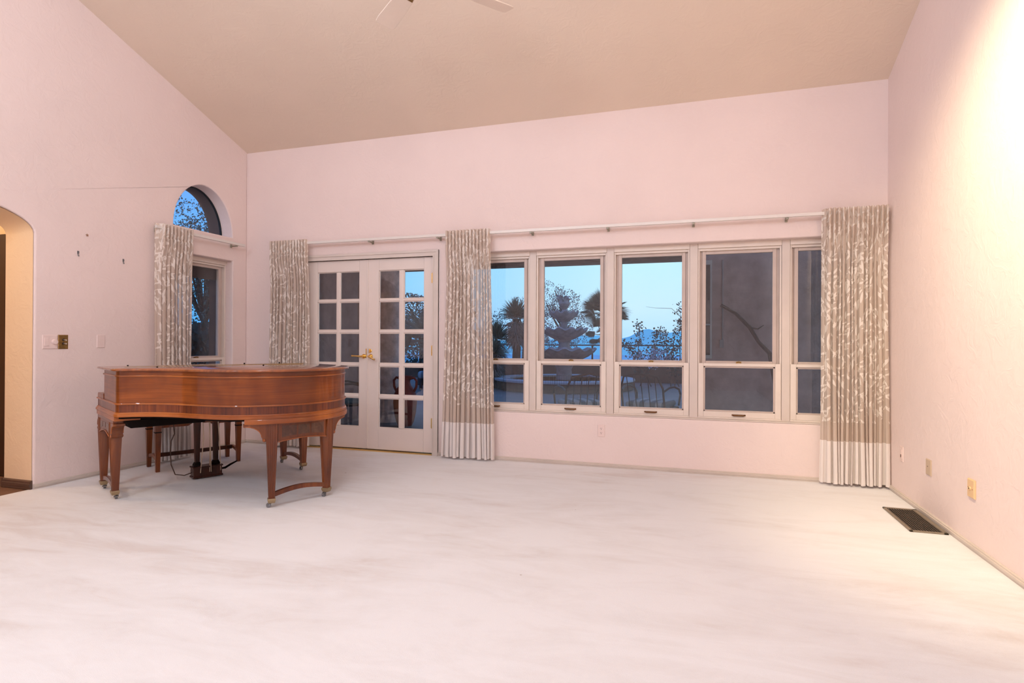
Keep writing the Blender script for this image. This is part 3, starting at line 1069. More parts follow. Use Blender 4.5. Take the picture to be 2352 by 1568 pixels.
FU, FLW = 0.19, -0.035
band(FU, [(-.014, .700), (-.014, .941)], 'rim_case', M['case'])
band(FU, [(-.0135, .900), (-.008, .902), (-.006, .907), (-.008, .912), (-.0135, .914)], 'upper_molding', M['molding'])
band(FLW, [(-.014, .705), (-.005, .706), (-.003, .7115), (-.005, .717), (-.014, .718)], 'lower_molding', M['molding'])
band(FLW, [(-.012, .648), (-.012, .706)], 'crossband', M['crossband'])
band(FLW, [(-.012, .620), (.000, .621), (.002, .628), (-.001, .640), (-.006, .644), (-.008, .652), (-.012, .653)], 'base_molding', M['molding'])
# keyboard arms and closed fallboard
b = MB()
for u0, u1 in ((-.040, .03), (1.382, 1.452)):
    b = MB()
    b.prism([(-.027, u0, .700), (-.027, u0, .742), (-.018, u0, .754), (.10, u0, .754), (.20, u0, .760), (.20, u0, .700)], (0, u1 - u0, 0))
    b.build('keyboard_arm', M['case'], piano, local=True, smooth=False, bev=.004)
MB().box((-.025, .03, .700), (.176, 1.382, .738)).build('fallboard', M['case'], piano, local=True, smooth=False, bev=.006)
# lid: front flap and main lid with rounded edge
VH = 0.43


def lid_piece(v0, v1, name):
    full = outline(.125, .012)
    prof = [(0.0, .9425), (.004, .945), (.005, .951), (.003, .957), (-.003, .960)]
    rings = []
    for off, z in prof:
        o2 = outline(.125, .012 + off)
        if v0 is None:
            pts = [(x, y) for x, y in o2 if x < v1]
            lo = [p for p in pts if p[1] < .7]
            hi = [p for p in pts if p[1] >= .7]
            pts = lo + [(v1, lo[-1][1]), (v1, hi[0][1])] + hi
        else:
            pts = [(x, y) for x, y in o2 if x > v0]
            pts = [(v0, pts[0][1])] + pts + [(v0, pts[-1][1])]
        rings.append([(x, y, z) for x, y in pts])
    n = min(len(r) for r in rings)
    rings = [r for r in rings if len(r) == n]
    return MB().loft(rings).build(name, M['lid'], piano, local=True, ang=50)


lid_piece(VH + .0015, 9, 'lid')
lid_piece(None, VH - .0015, 'lid_front_flap')
b = MB()
k = 0
y = .05
while y < 1.40:
    b.box((VH - .009, y, .9602), (VH + .009, y + .030, .9614))
    y += .0325
b.tube([(VH, .05, .9612), (VH, 1.40, .9612)], .0022, 8)
b.build('piano_hinge', M['ferrule'], piano, local=True, smooth=False)
for v, u in ((.17, .12), (.60, .22), (.20, .98), (.17, 1.30), (.70, .95)):
    MB().disc((v, u, .960), (0, 0, 1), .006, .007, 12).build('lid_bumper', M['black'], piano, local=True)
# key bed and dark action box below
MB().box((-.01, .02, .585), (.40, 1.40, .622)).build('key_bed', M['black'], piano, local=True, smooth=False, bev=.004)
b = MB()
b.prism([(.18, .015, .588), (.18, .055, .530), (.18, .54, .530), (.18, .60, .588)], (.43, 0, 0))
b.build('control_box', M['black'], piano, local=True, smooth=False, bev=.004)
band(FLW, [(-.030, .606), (-.030, .6195)], 'underside', M['black'])  # black sheet, the shade beneath the case put into its colour
# tail molding ring, sits under the rim
full = dense([p for p in OUT if p[1] > .9 and p[0] > .3], 4)


def arc_from(u0):
    pts = [p for p in dense(OUT, 4)]
    r = [p for p in pts if p[0] >= u0 and p[1] > 1.15]
    return r


tp = arc_from(.545)


def offs(pts, off):
    res = []
    n = len(pts)
    for i in range(n):
        a, c = pts[max(i - 1, 0)], pts[min(i + 1, n - 1)]
        tx, ty = c[0] - a[0], c[1] - a[1]
        L = sqrt(tx * tx + ty * ty)
        res.append((pts[i][0] - ty / L * off, pts[i][1] + tx / L * off))
    return res


b = MB()
prof = [(.003, .585), (.006, .590), (.006, .612), (.002, .620), (-.09, .620), (-.09, .585)]
b.loft([[(offs(tp, o)[i][1], offs(tp, o)[i][0], z) for o, z in prof] for i in range(len(tp))])
b.build('tail_molding', M['molding'], piano, local=True, ang=30)
# leg plates at the keyboard end
for u0, u1, u2 in ((-.046, .115, .075), (1.458, 1.30, 1.33)):
    q0, q1 = min(u0, u1), max(u0, u1)
    MB().box((-.03, q0, .587), (.615, q1, .620)).build('leg_plate', M['molding'], piano, local=True, smooth=False, bev=.004)
    q0, q1 = min(u0 + (.006 if u0 < .5 else -.006), u2), max(u0 + (.006 if u0 < .5 else -.006), u2)
    MB().box((-.02, q0, .563), (.55, q1, .587)).build('leg_plate', M['leg'], piano, local=True, smooth=False, bev=.003)


def leg(c, ang, h, wtop=.070, wbot=.042, flute=(1,), cast=-1.0):
    """square tapered leg; c=(x,y) local, ang rotation of its faces. front face is +x of the leg frame"""
    ca, sa = cos(ang), sin(ang)

    def tr(x, y, z):
        return (c[0] + x * ca - y * sa, c[1] + x * sa + y * ca, z)
    b = MB()
    secs = [(.052, wbot), (.075, wbot), (h - .11, wtop), (h, wtop)]
    rings = []
    for z, w in secs:
        w2 = w / 2
        ring = []
        if flute:
            nfl = 5
            for k in range(nfl):
                y0 = -w2 + w * k / nfl
                y1 = -w2 + w * (k + 1) / nfl
                for s in (0.04, .2, .5, .8, .96):
                    dpt = .0035 * sin(pi * s)
                    ring.append(tr(w2 - .0035 + dpt, y0 + (y1 - y0) * s, z))
            ring += [tr(-w2, w2, z), tr(-w2, -w2, z)]
        else:
            ring = [tr(w2, -w2, z), tr(w2, w2, z), tr(-w2, w2, z), tr(-w2, -w2, z)]
        rings.append(ring)
    b.loft(rings)
    o = b.build('leg', M['leg'], piano, local=True, smooth=bool(flute), ang=50)
    f = MB()
    w2 = wbot / 2 + .004
    f.loft([[tr(sx * w2 * k, sy * w2 * k, z) for sx, sy in ((1, -1), (1, 1), (-1, 1), (-1, -1))] for z, k in ((.036, .84), (.050, .98), (.052, 1.04), (.064, 1.04), (.066, 1.0))])
    f.build('ferrule', M['ferrule'], o, local=True, smooth=False)
    w = MB()
    ox, oy = -.010, cast * .018
    cx = tr(ox, oy, 0)
    w.tube([tr(ox - .008, oy, .0165), tr(ox + .008, oy, .0165)], .0165, 18)
    w.tube([tr(ox - .013, oy, .0165), tr(ox - .010, oy * .5, .026), tr(ox - .004, 0, .034)], .004, 6)
    w.tube([tr(ox + .013, oy, .0165), tr(ox + .010, oy * .5, .026), tr(ox + .004, 0, .034)], .004, 6)
    w.build('caster', M['steel'], o, local=True)
    return o


def scroll_bracket(p0, direction, depth, name='scroll_bracket', h=.110, ln=.100, top=.563, width=.060):
    """ogee bracket: starts at p0 against the leg, runs along direction (unit 2D), thickness across"""
    dx, dy = direction
    nx, ny = -dy, dx
    prof = [(0, 0), (ln, 0), (ln, -.016)]
    for i in range(11):
        a = i / 10
        prof.append((ln - .012 - (ln - .042) * sin(a * pi / 2) ** 1.0, -.018 - (h - .05) * (1 - cos(a * pi / 2))))
    prof += [(.026, -h + .022), (.024, -h + .008), (.014, -h), (.004, -h + .004), (0, -h + .008)]
    b = MB()
    b.loft([[(p0[0] + dx * a + nx * s * width / 2, p0[1] + dy * a + ny * s * width / 2, top + z) for a, z in prof] for s in (-1, 1)])
    o = b.build(name, M['leg'], piano, local=True, smooth=False)
    for s in (-1, 1):
        e = MB()
        e.tube([(p0[0] + dx * .014 + nx * s * (width / 2 - .002), p0[1] + dy * .014 + ny * s * (width / 2 - .002), top - h + .014),
                (p0[0] + dx * .014 + nx * s * (width / 2 + .004), p0[1] + dy * .014 + ny * s * (width / 2 + .004), top - h + .014)], [.011, .008], 14)
        e.tube([(p0[0] + dx * a + nx * s * (width / 2), p0[1] + dy * a + ny * s * (width / 2), top + z + .003) for a, z in prof[3:14]], .003, 6)
        e.build('scroll_bead', M['molding'], o, local=True)
    return o


def apron(pts, z0, z1, rise, name='apron'):
    """board following pts (list of 2D), arched lower edge; with three burl inlays on the outer side (left of travel)"""
    n = len(pts)
    o_out = pts
    inn = offs(pts, -.022)
    b = MB()
    rings = []
    for i in range(n):
        s = i / (n - 1)
        zb = z0 + rise * sin(pi * s)
        rings.append([(o_out[i][0], o_out[i][1], zb), (o_out[i][0], o_out[i][1], z1), (inn[i][0], inn[i][1], z1), (inn[i][0], inn[i][1], zb)])
    b.loft(rings)
    o = b.build(name, M['leg'], piano, local=True, ang=30)
    ed = MB()
    op = offs(pts, .003)
    ed.tube([(op[i][0], op[i][1], z0 + rise * sin(pi * i / (n - 1)) + .005) for i in range(n)], .004, 6)
    ed.build('arch_bead', M['molding'], o, local=True)
    ip = offs(pts, .0015)
    ip2 = offs(pts, -.004)
    for a0, a1 in ((.07, .345), (.39, .63), (.675, .93)):
        i0, i1 = round(a0 * (n - 1)), round(a1 * (n - 1))
        q = MB()
        rr = []
        for i in range(i0, i1 + 1):
            zb = z0 + rise * sin(pi * i / (n - 1)) + .030
            rr.append([(ip[i][0], ip[i][1], zb), (ip[i][0], ip[i][1], z1 - .018), (ip2[i][0], ip2[i][1], z1 - .018), (ip2[i][0], ip2[i][1], zb)])
        q.loft(rr).build('inlay_panel', M['burl'], o, local=True, ang=30)
    return o


def stretcher(p, q, ends_z=.090, rise=.024, th=.026, hh=.030):
    b = MB()
    rings = []
    dx, dy = q[0] - p[0], q[1] - p[1]
    L = sqrt(dx * dx + dy * dy)
    nx, ny = -dy / L, dx / L
    for i in range(17):
        s = i / 16
        z = ends_z + rise * sin(pi * s)
        x, y = p[0] + dx * s, p[1] + dy * s
        rings.append([(x + nx * a * th / 2, y + ny * a * th / 2, z + c * hh / 2) for a, c in ((-1, -1), (1, -1), (1, 1), (-1, 1))])
    b.loft(rings)
    return b.build('stretcher', M['leg'], piano, local=True, ang=30)


# keyboard-end pairs run along the depth (x), tail pair follows the tail curve
for side, u in (('t', -.005), ('b', 1.412)):
    sgn = -1 if side == 't' else 1
    rot = -pi / 2 if side == 't' else pi / 2       # leg front face looks outwards
    leg((.012, u), rot, .564, cast=-1 if side == 't' else 1)
    leg((.432, u), rot, .564, cast=-1 if side == 't' else 1)
    N = 21
    if side == 't':
        pts = [(.397 - .35 * i / (N - 1), u - .030) for i in range(N)]
    else:
        pts = [(.047 + .35 * i / (N - 1), u + .030) for i in range(N)]
    # offs() treats left of travel as outside in (u,v); here in (x,y)
    apron(pts, .452, .564, .030)
    scroll_bracket((.467, u), (1, 0), .06, width=.072)
    scroll_bracket((-.023, u), (-1, 0), .06, ln=.018, h=.10)
    stretcher((.030, u), (.414, u))
# tail
tc = [(v, u) for u, v in offs(dense(OUT, 8), -.045)]
tc = [p for p in tc if p[0] > 1.2 and p[1] > .5]


def near(u):
    i = min(range(len(tc)), key=lambda k: abs(tc[k][1] - u))
    a, c = tc[max(i - 1, 0)], tc[min(i + 1, len(tc) - 1)]
    return i, tc[i], atan2(c[1] - a[1], c[0] - a[0]) - pi / 2


i1, c1, a1 = near(.735)
i2, c2, a2 = near(1.152)
leg(c1, a1, .586, wtop=.074, cast=-1)
leg(c2, a2, .586, wtop=.074, cast=-1)
sub = tc[i1:i2 + 1]
# shorten by half a leg at both ends, move to the outer face
acc = [p for p in sub if sqrt((p[0] - c1[0]) ** 2 + (p[1] - c1[1]) ** 2) > .030 and sqrt((p[0] - c2[0]) ** 2 + (p[1] - c2[1]) ** 2) > .030]
acc = list(reversed(acc))
apron(offs(acc, .024), .452, .586, .020)
d1 = (cos(a1 - pi / 2), sin(a1 - pi / 2))
d2 = (cos(a2 + pi / 2), sin(a2 + pi / 2))
scroll_bracket((c1[0] + d1[0] * .036, c1[1] + d1[1] * .036), d1, .06, top=.586, h=.125, ln=.145)
scroll_bracket((c2[0] + d2[0] * .036, c2[1] + d2[1] * .036), d2, .06, top=.586, h=.125, ln=.145)
stretcher((c1[0] + .0, c1[1] + .015), (c2[0], c2[1] - .015))
# pedal lyre
b = MB()
b.box((.078, .590, .012), (.172, .812, .098))
lb = b.build('pedal_box', M['dark_wood'], piano, local=True, smooth=False, bev=.004)
MB().box((.072, .584, .008), (.178, .818, .022)).build('base_plinth', M['dark_wood'], lb, local=True, smooth=False, bev=.004)
MB().box((.072, .584, .090), (.178, .818, .102)).build('top_cap', M['dark_wood'], lb, local=True, smooth=False, bev=.003)
for u in (.628, .774):
    q = MB()
    q.loft([[(.120 + sx * w, u + sy * w, z) for sx, sy in ((1, -1), (1, 1), (-1, 1), (-1, -1))] for z, w in ((.135, .017), (.45, .023), (.60, .024))])
    po = q.build('lyre_post', M['dark_wood'], piano, local=True, smooth=False, bev=.003)
    q = MB()
    q.loft([[(.120 + sx * w, u + sy * w, z) for sx, sy in ((1, -1), (1, 1), (-1, 1), (-1, -1))] for z, w in ((.102, .027), (.118, .027), (.128, .021), (.136, .020))])
    q.build('post_foot', M['black'], po, local=True, smooth=False)
MB().box((.165, .655, .470), (.185, .835, .495)).build('lyre_crossbar', M['leg'], piano, local=True, smooth=False, bev=.003)
for (u0, u1, x0) in ((.668, .655, .178), (.722, .700, .182), (.712, .712, .176), (.800, .770, .176)):
    MB().tube([(x0 - .01, u1, .585), (x0, (u0 + u1) / 2, .34), (x0 - .004, u0 if u0 != .668 else .640, .050)], .0042, 8).build('pedal_rod', M['rod'], piano, local=True)
for u in (.640, .700, .760):
    q = MB()
    q.loft([[(x, u + s * w, z + dz) for s, dz in ((-1, -.004), (1, -.004), (1, .004), (-1, .004))] for x, w, z in ((.09, .010, .045), (.04, .011, .043), (-.01, .020, .038), (-.045, .018, .034))])
    q.build('pedal', M['ferrule'], piano, local=True, smooth=False, bev=.002)
MB().tube([(.10, .818, .050), (.10, .86, .052), (.105, .90, .075), (.112, .955, .100)], [.006, .010, .009, .006], 8).build('strap', M['black'], piano, local=True)
MB().tube([(.20, .42, .56), (.16, .44, .48), (.17, .445, .40), (.14, .43, .34), (.12, .43, .24), (.12, .435, .14), (.14, .46, .06), (.13, .53, .040), (.12, .588, .052)], .0042, 8).build('power_cable', M['cable'], piano, local=True)
MB().tube([(.19, .60, .535), (.19, .70, .485), (.18, .78, .500), (.17, .86, .555)], .0035, 8).build('wiring', M['black'], piano, local=True)

# ------------------------------------------------------------------ piano bench
bench = thing('piano_bench', 'walnut piano bench tucked behind the piano near the corner', 'bench', (0, 0, 0), PK)
R = Matrix.Rotation(PK, 3, 'Z')
bc = R @ Vector((-.515, .790, 0))
bench.location = (0.492 + bc.x, -2.032 + bc.y, 0)
for sx in (-1, 1):
    for sy in (-1, 1):
        q = MB()
        q.loft([[(sx * .150 + a * w, sy * .340 + c * w, z) for a, c in ((1, -1), (1, 1), (-1, 1), (-1, -1))] for z, w in ((0.0, .016), (.40, .025), (.47, .025))])
        lg = q.build('leg', M['leg'], bench, local=True, smooth=False, bev=.002)
        MB().box((sx * .150 - .0255, sy * .340 - .0255, .345), (sx * .150 + .0255, sy * .340 + .0255, .355)).build('ring_inlay', M['black'], lg, local=True, smooth=False)
MB().box((-.185, -.385, .470), (.185, .385, .520)).build('seat', M['case'], bench, local=True, smooth=False, bev=.008)
for sx in (-1, 1):
    q = MB()
    q.prism([(sx * .150 - .010, -.315, .470), (sx * .150 - .010, -.315, .385), (sx * .150 - .010, -.10, .385), (sx * .150 - .010, -.06, .410), (sx * .150 - .010, .06, .410), (sx * .150 - .010, .10, .385), (sx * .150 - .010, .315, .385), (sx * .150 - .010, .315, .470)], (.02, 0, 0))
    q.build('apron', M['leg'], bench, local=True, smooth=False)
for sy in (-1, 1):
    MB().box((-.13, sy * .340 - .010, .40), (.13, sy * .340 + .010, .470)).build('end_apron', M['leg'], bench, local=True, smooth=False)
    q = MB()
    rr = []
    for i in range(13):
        s = i / 12
        x = -.13 + .26 * s
        z = .105 + .022 * sin(pi * s)
        rr.append([(x, sy * .340 - .010, z - .015), (x, sy * .340 + .010, z - .015), (x, sy * .340 + .010, z + .015), (x, sy * .340 - .010, z + .015)])
    q.loft(rr).build('end_stretcher', M['leg'], bench, local=True)
MB().box((-.012, -.33, .105), (.012, .33, .140)).build('long_stretcher', M['dark_wood'], bench, local=True, smooth=False, bev=.003)

# ------------------------------------------------------------------ outside
PZ = -0.06
b = MB().box((-12, 0.25, PZ - .3), (10, 13.0, PZ))
struct(b.build('ground_patio', M['patio'], smooth=False), 'bluish concrete patio outside the windows', 'patio')
b = MB().box((-40, -10, PZ - .5), (-LT - .001, 13, PZ - .02))
b.box((-60, 13, -.6), (60, 20, -.4))
struct(b.build('ground_garden', M['soil'], smooth=False), 'dry garden soil around the patio', 'ground')
b = MB()
b.add([(-900, 20, -6), (900, 20, -6), (900, 900, -7), (-900, 900, -7)], [(0, 1, 2, 3)])
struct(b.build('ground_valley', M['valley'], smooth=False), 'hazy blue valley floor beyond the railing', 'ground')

# porch: beam, roof slab, side wall, round column, wing of the house
b = MB()
b.box((-LT, .25, 2.50), (9.0, 2.75, 2.70))
struct(b.build('roof_porch', M['beam'], smooth=False), 'dark underside of the porch roof outside the windows', 'roof')
b = MB().box((-LT, 2.42, 2.25), (4.95, 2.70, 2.55))
struct(b.build('beam_porch', M['beam'], smooth=False, bev=.02), 'dark porch beam along the tops of the windows', 'beam')
b = MB().box((-LT, .25, PZ), (-.08, 3.3, 2.55))
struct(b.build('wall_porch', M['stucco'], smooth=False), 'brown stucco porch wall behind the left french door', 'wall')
b = MB()
b.lathe((.40, 2.55, PZ), [(.21, 0), (.20, .3), (.195, 1.2), (.20, 2.32)], 28, lambda a, r, z: (1 + .03 * sin(3 * a + z * 2) + .015 * sin(7 * a - z * 5), 0))
tag(b.build('porch_column', M['stucco_col'], None), 'rough round stucco column outside the right french door', 'column', kind='structure')
t = thing('wall_wing', 'dark stucco house wing filling the two right windows', 'wall', (6, 3.0, 0), kind='structure')
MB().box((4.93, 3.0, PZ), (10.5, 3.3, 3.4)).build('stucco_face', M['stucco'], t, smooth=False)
q = MB()
q.box((4.97, 2.965, .95), (5.00, 3.0, 2.30))
q.box((5.10, 2.965, .95), (5.125, 3.0, 2.30))
q.box((5.0, 2.965, .95), (5.10, 3.0, 1.0))
q.box((5.0, 2.965, 2.24), (5.10, 3.0, 2.30))
q.box((5.0, 2.965, 1.405), (5.10, 3.0, 1.43))
q.build('window_trim', M['extwhite'], t, smooth=False, bev=.004)
MB().box((5.0, 2.985, 1.0), (5.10, 2.995, 2.24)).build('narrow_window', M['darkglass'], t, smooth=False)
q = MB()
q.tube([(5.262, 2.985, 2.3), (5.262, 2.985, 1.20)], .010, 8)
q.box((5.225, 2.94, 1.10), (5.275, 3.0, 1.21))
q.build('conduit_box', M['greybox'], t, smooth=False, bev=.003)

BR = [(5.236, 2.91, 1.68), (5.425, 2.90, 1.56), (5.60, 2.89, 1.372), (5.708, 2.89, 1.18), (5.845, 2.88, 1.025), (6.02, 2.80, -.05)]
q = MB()
q.tube(BR, [.022, .020, .026, .022, .030, .026], 8)
q.tube([BR[2], (BR[2][0] + .10, 2.90, BR[2][2] - .02), (BR[2][0] + .17, 2.88, BR[2][2] + .03)], [.014, .010, .004], 6)
tag(q.build('dead_branch', M['bark'], None), 'bare dead branch leaning on the dark stucco wing outside', 'branch')
# --- fountain in round basin
FXC, FYC = 1.55, 9.9
t = thing('fountain', 'three tier stone fountain with scalloped bowls, outside the second window', 'fountain', (FXC, FYC, PZ))


def scal(n, amt, zamt):
    return lambda a, r, z: (1 + amt * cos(n * a), zamt * (abs(cos(n * a / 2)) if r > .2 else 0))


def bowl(zr, R, depth, nm, n=14):
    b = MB()
    prof = [(.10, zr - depth), (R * .45, zr - depth * .86), (R * .78, zr - depth * .5), (R * .97, zr - .06), (R * 1.05, zr), (R * 1.0, zr + .035), (R * .93, zr - .01), (R * .7, zr - .08), (.05, zr - .10)]
    b.lathe((FXC, FYC, 0), prof, 112, lambda a, r, z: (1 + (.035 * cos(n * a) if r > R * .4 else 0), (.035 * cos(n * a)) if r > R * .9 and z > zr - .03 else 0))
    b.build(nm, M['stone'], t)


bowl(1.98, .37, .25, 'upper_bowl', 10)
bowl(1.52, .60, .30, 'middle_bowl', 12)
bowl(.98, .82, .36, 'lower_bowl', 14)
b = MB()
b.lathe((FXC, FYC, 0), [(.30, PZ), (.30, .10), (.22, .16), (.20, .45), (.28, .60), (.25, .66)], 32)
b.lathe((FXC, FYC, 0), [(.20, .88), (.22, 1.0), (.15, 1.05), (.15, 1.18), (.21, 1.24)], 32)
b.lathe((FXC, FYC, 0), [(.14, 1.42), (.15, 1.5), (.09, 1.56), (.09, 1.7), (.12, 1.75)], 32)
b.build('pedestal', M['stone'], t)
b = MB()
b.lathe((FXC, FYC, 0), [(.07, 1.88), (.09, 2.0), (.06, 2.06), (.11, 2.12), (.16, 2.22), (.13, 2.32), (0, 2.36)], 24)
rn = random.Random(4)
for k in range(16):
    a = 2 * pi * k / 16
    r = rn.uniform(.14, .25)
    z = rn.uniform(2.34, 2.46)
    b.tube([(FXC + .07 * cos(a), FYC + .07 * sin(a), 2.22), (FXC + .6 * r * cos(a), FYC + .6 * r * sin(a), z - .02), (FXC + r * cos(a), FYC + r * sin(a), z)], [.05, .04, .01], 6)
b.build('leafy_finial', M['stone'], t)
t = thing('fountain_basin', 'low round stone pool basin around the fountain', 'pool', (FXC, FYC, PZ))
b = MB()
RB = 1.85
b.lathe((FXC, FYC, 0), [(RB - .34, PZ + .005), (RB - .34, .17), (RB - .02, .17), (RB - .02, PZ + .005)], 72)
b.build('basin_wall', M['parapet'], t)
b = MB()
b.lathe((FXC, FYC, 0), [(RB - .38, .17), (RB - .38, .215), (RB - .36, .225), (RB + .02, .225), (RB + .03, .21), (RB + .03, .17)], 72)
b.build('rim', M['rim'], t)
b = MB()
b.lathe((FXC, FYC, 0), [(.32, .04), (RB - .35, .04), (RB - .35, .05), (.32, .05)], 48)
b.build('water', M['darkglass'], t)
# wire fence in front of the basin
b = MB()
RF = RB + .12
a0, a1 = radians(-128), radians(-40)
for z in (PZ + .02, .05, .16, .27, .385):
    b.tube([(FXC + RF * cos(a0 + (a1 - a0) * i / 40), FYC + RF * sin(a0 + (a1 - a0) * i / 40), z) for i in range(41)], .004, 5)
for i in range(57):
    a = a0 + (a1 - a0) * i / 56
    b.tube([(FXC + RF * cos(a), FYC + RF * sin(a), PZ), (FXC + RF * cos(a), FYC + RF * sin(a), .385)], .0065 if i % 14 == 0 else .003, 5)
tag(b.build('wire_fence', M['wire'], None), 'low black wire mesh fence in front of the fountain basin', 'fence')

# --- railing and parapet
b = MB().box((-14, 12.85, PZ - .2), (14, 13.1, .46))
struct(b.build('wall_parapet', M['parapet'], smooth=False, bev=.03), 'low brown parapet wall behind the fountain', 'wall')
t = thing('railing', 'black iron railing on top of the low brown parapet', 'railing', (0, 12.97, .46))
MB().box((-14, 12.945, 1.075), (14, 12.995, 1.115)).build('top_rail', M['iron'], t, smooth=False)
for k in range(15):
    x = -13.8 + 1.95 * k
    MB().box((x - .025, 12.945, .46), (x + .025, 12.995, 1.08)).build('post', M['iron'], t, smooth=False)

# --- mountains
mt = MB()
rn = random.Random(21)
NX = 90
vs = []
for i in range(NX + 1):
    x = -260 + 400 * i / NX
    pk = 4.0 + 3.0 * mnoise.noise((x * .02, 3.1, 0)) + 2.2 * mnoise.noise((x * .06, 1.7, 0)) + 7.5 * math.exp(-((x + 25) / 11) ** 2) + 5.0 * math.exp(-((x + 4) / 12) ** 2) + 2.2 * math.exp(-((x + 60) / 20) ** 2)
    vs += [(x, 372, -8), (x, 395 + 4 * sin(i), pk * .55), (x, 405, pk), (x, 440, -8)]
fs = []
for i in range(NX):
    for k in range(3):
        fs.append((i * 4 + k, (i + 1) * 4 + k, (i + 1) * 4 + k + 1, i * 4 + k + 1))
mt.add(vs, fs)
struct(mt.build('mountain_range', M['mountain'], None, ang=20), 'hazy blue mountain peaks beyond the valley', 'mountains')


# --- plants
def blades(b, c, n, L, w, rnd, elev=(-.4, 1.4), droop=.15):
    for k in range(n):
        az = rnd.uniform(0, 2 * pi)
        el = rnd.uniform(*elev)
        d = Vector((cos(az) * cos(el), sin(az) * cos(el), sin(el)))
        s = d.cross(Vector((0, 0, 1)))
        if s.length < .1:
            s = Vector((1, 0, 0))
        s.normalize()
        up = s.cross(d)
        l = L * rnd.uniform(.75, 1.08)
        p = Vector(c)
        m = p + d * l * .5 + up * .01
        e = p + d * l - Vector((0, 0, droop * l * cos(el)))
        b.add([p - s * w * .5, p + s * w * .5, m + s * w * .6, m - s * w * .6, e + up * .004, m + up * w * .5], [(0, 1, 2, 5), (3, 0, 5), (5, 2, 4), (3, 5, 4), (0, 1, 5)])


def yucca(label, x, y, z, R, trunk=True, n=240, seed=1, group=None):
    rnd = random.Random(seed)
    t = thing('yucca', label, 'yucca', (x, y, PZ), group=group)
    b = MB()
    blades(b, (x, y, z), n, R, .030, rnd, (-.15, 1.5), .05)
    b.build('blade_rosette', M['yucca'], t, smooth=False, recalc=False)
    b = MB()
    for k in range(4):
        blades(b, (x, y, z - .12 - .16 * k), n // 3, R * .8, .025, rnd, (-1.2, -.2), .15)
    b.build('dry_skirt', M['yucca_dead'], t, smooth=False, recalc=False)
    if trunk:
        MB().tube([(x, y, PZ), (x + .02, y, z * .5), (x, y, z - .05)], [.14, .12, .10], 10).build('trunk', M['bark'], t)


yucca('tall spiky yucca with round head, in the leftmost window of the row', -.12, 10.9, 1.92, .62, seed=2, n=340)
yucca('lower grey yucca just left of the tall round headed yucca', -.62, 10.6, 1.28, .62, seed=3)
yucca('short pale yucca low beside the middle curtain edge', -.30, 9.4, .85, .55, seed=4, n=200)
yucca('dark low yucca beneath the tall round headed yucca', .25, 11.3, 1.15, .55, seed=5, n=220)


def fan_palm(label, x, y, zt, n, L, seed, low=False):
    rnd = random.Random(seed)
    t = thing('fan_palm', label, 'palm', (x, y, PZ))
    b = MB()
    pe = MB()
    for k in range(n):
        az = 2 * pi * k / n * 2.4 + rnd.uniform(-.3, .3)
        el = rnd.uniform(-.5, 1.25)
        d = Vector((cos(az) * cos(el), sin(az) * cos(el), sin(el)))
        s = d.cross(Vector((0, 0, 1)))
        if s.length < .1:
            s = Vector((1, 0, 0))
        s.normalize()
        s = (Matrix.Rotation(rnd.uniform(-.9, .9), 3, d) @ s).normalized()
        pl = L * rnd.uniform(.35, .5)
        p0 = Vector((x, y, zt))
        p1 = p0 + d * pl
        pe.tube([p0, p1], [.016, .010], 5)
        up = s.cross(d).normalized()
        for j in range(29):
            a = (j - 14) / 14 * 1.45
            dd = (d * cos(a) + s * sin(a)).normalized()
            l = L * .55 * (1 - .25 * abs(a) / 1.35) * rnd.uniform(.9, 1.05)
            e = p1 + dd * l - Vector((0, 0, .10 * l))
            m = p1 + dd * l * .55
            sd = dd.cross(up).normalized() * .010
            b.add([p1 - sd * .3, p1 + sd * .3, m + sd, e, m - sd], [(0, 1, 2, 3, 4)])
    b.build('fronds', M['palm'], t, smooth=False, recalc=False)
    pe.build('petioles', M['palm'], t)
    MB().tube([(x, y, PZ - .4), (x + .03, y, zt * .5), (x, y, zt)], [.17, .14, .12], 10).build('trunk', M['bark'], t)


fan_palm('fan palm with spiky head right of the fountain', 2.02, 13.9, 2.15, 40, .98, 6)
fan_palm('low young fan palm beneath the taller fan palm', 2.08, 13.5, 1.42, 18, .75, 8)


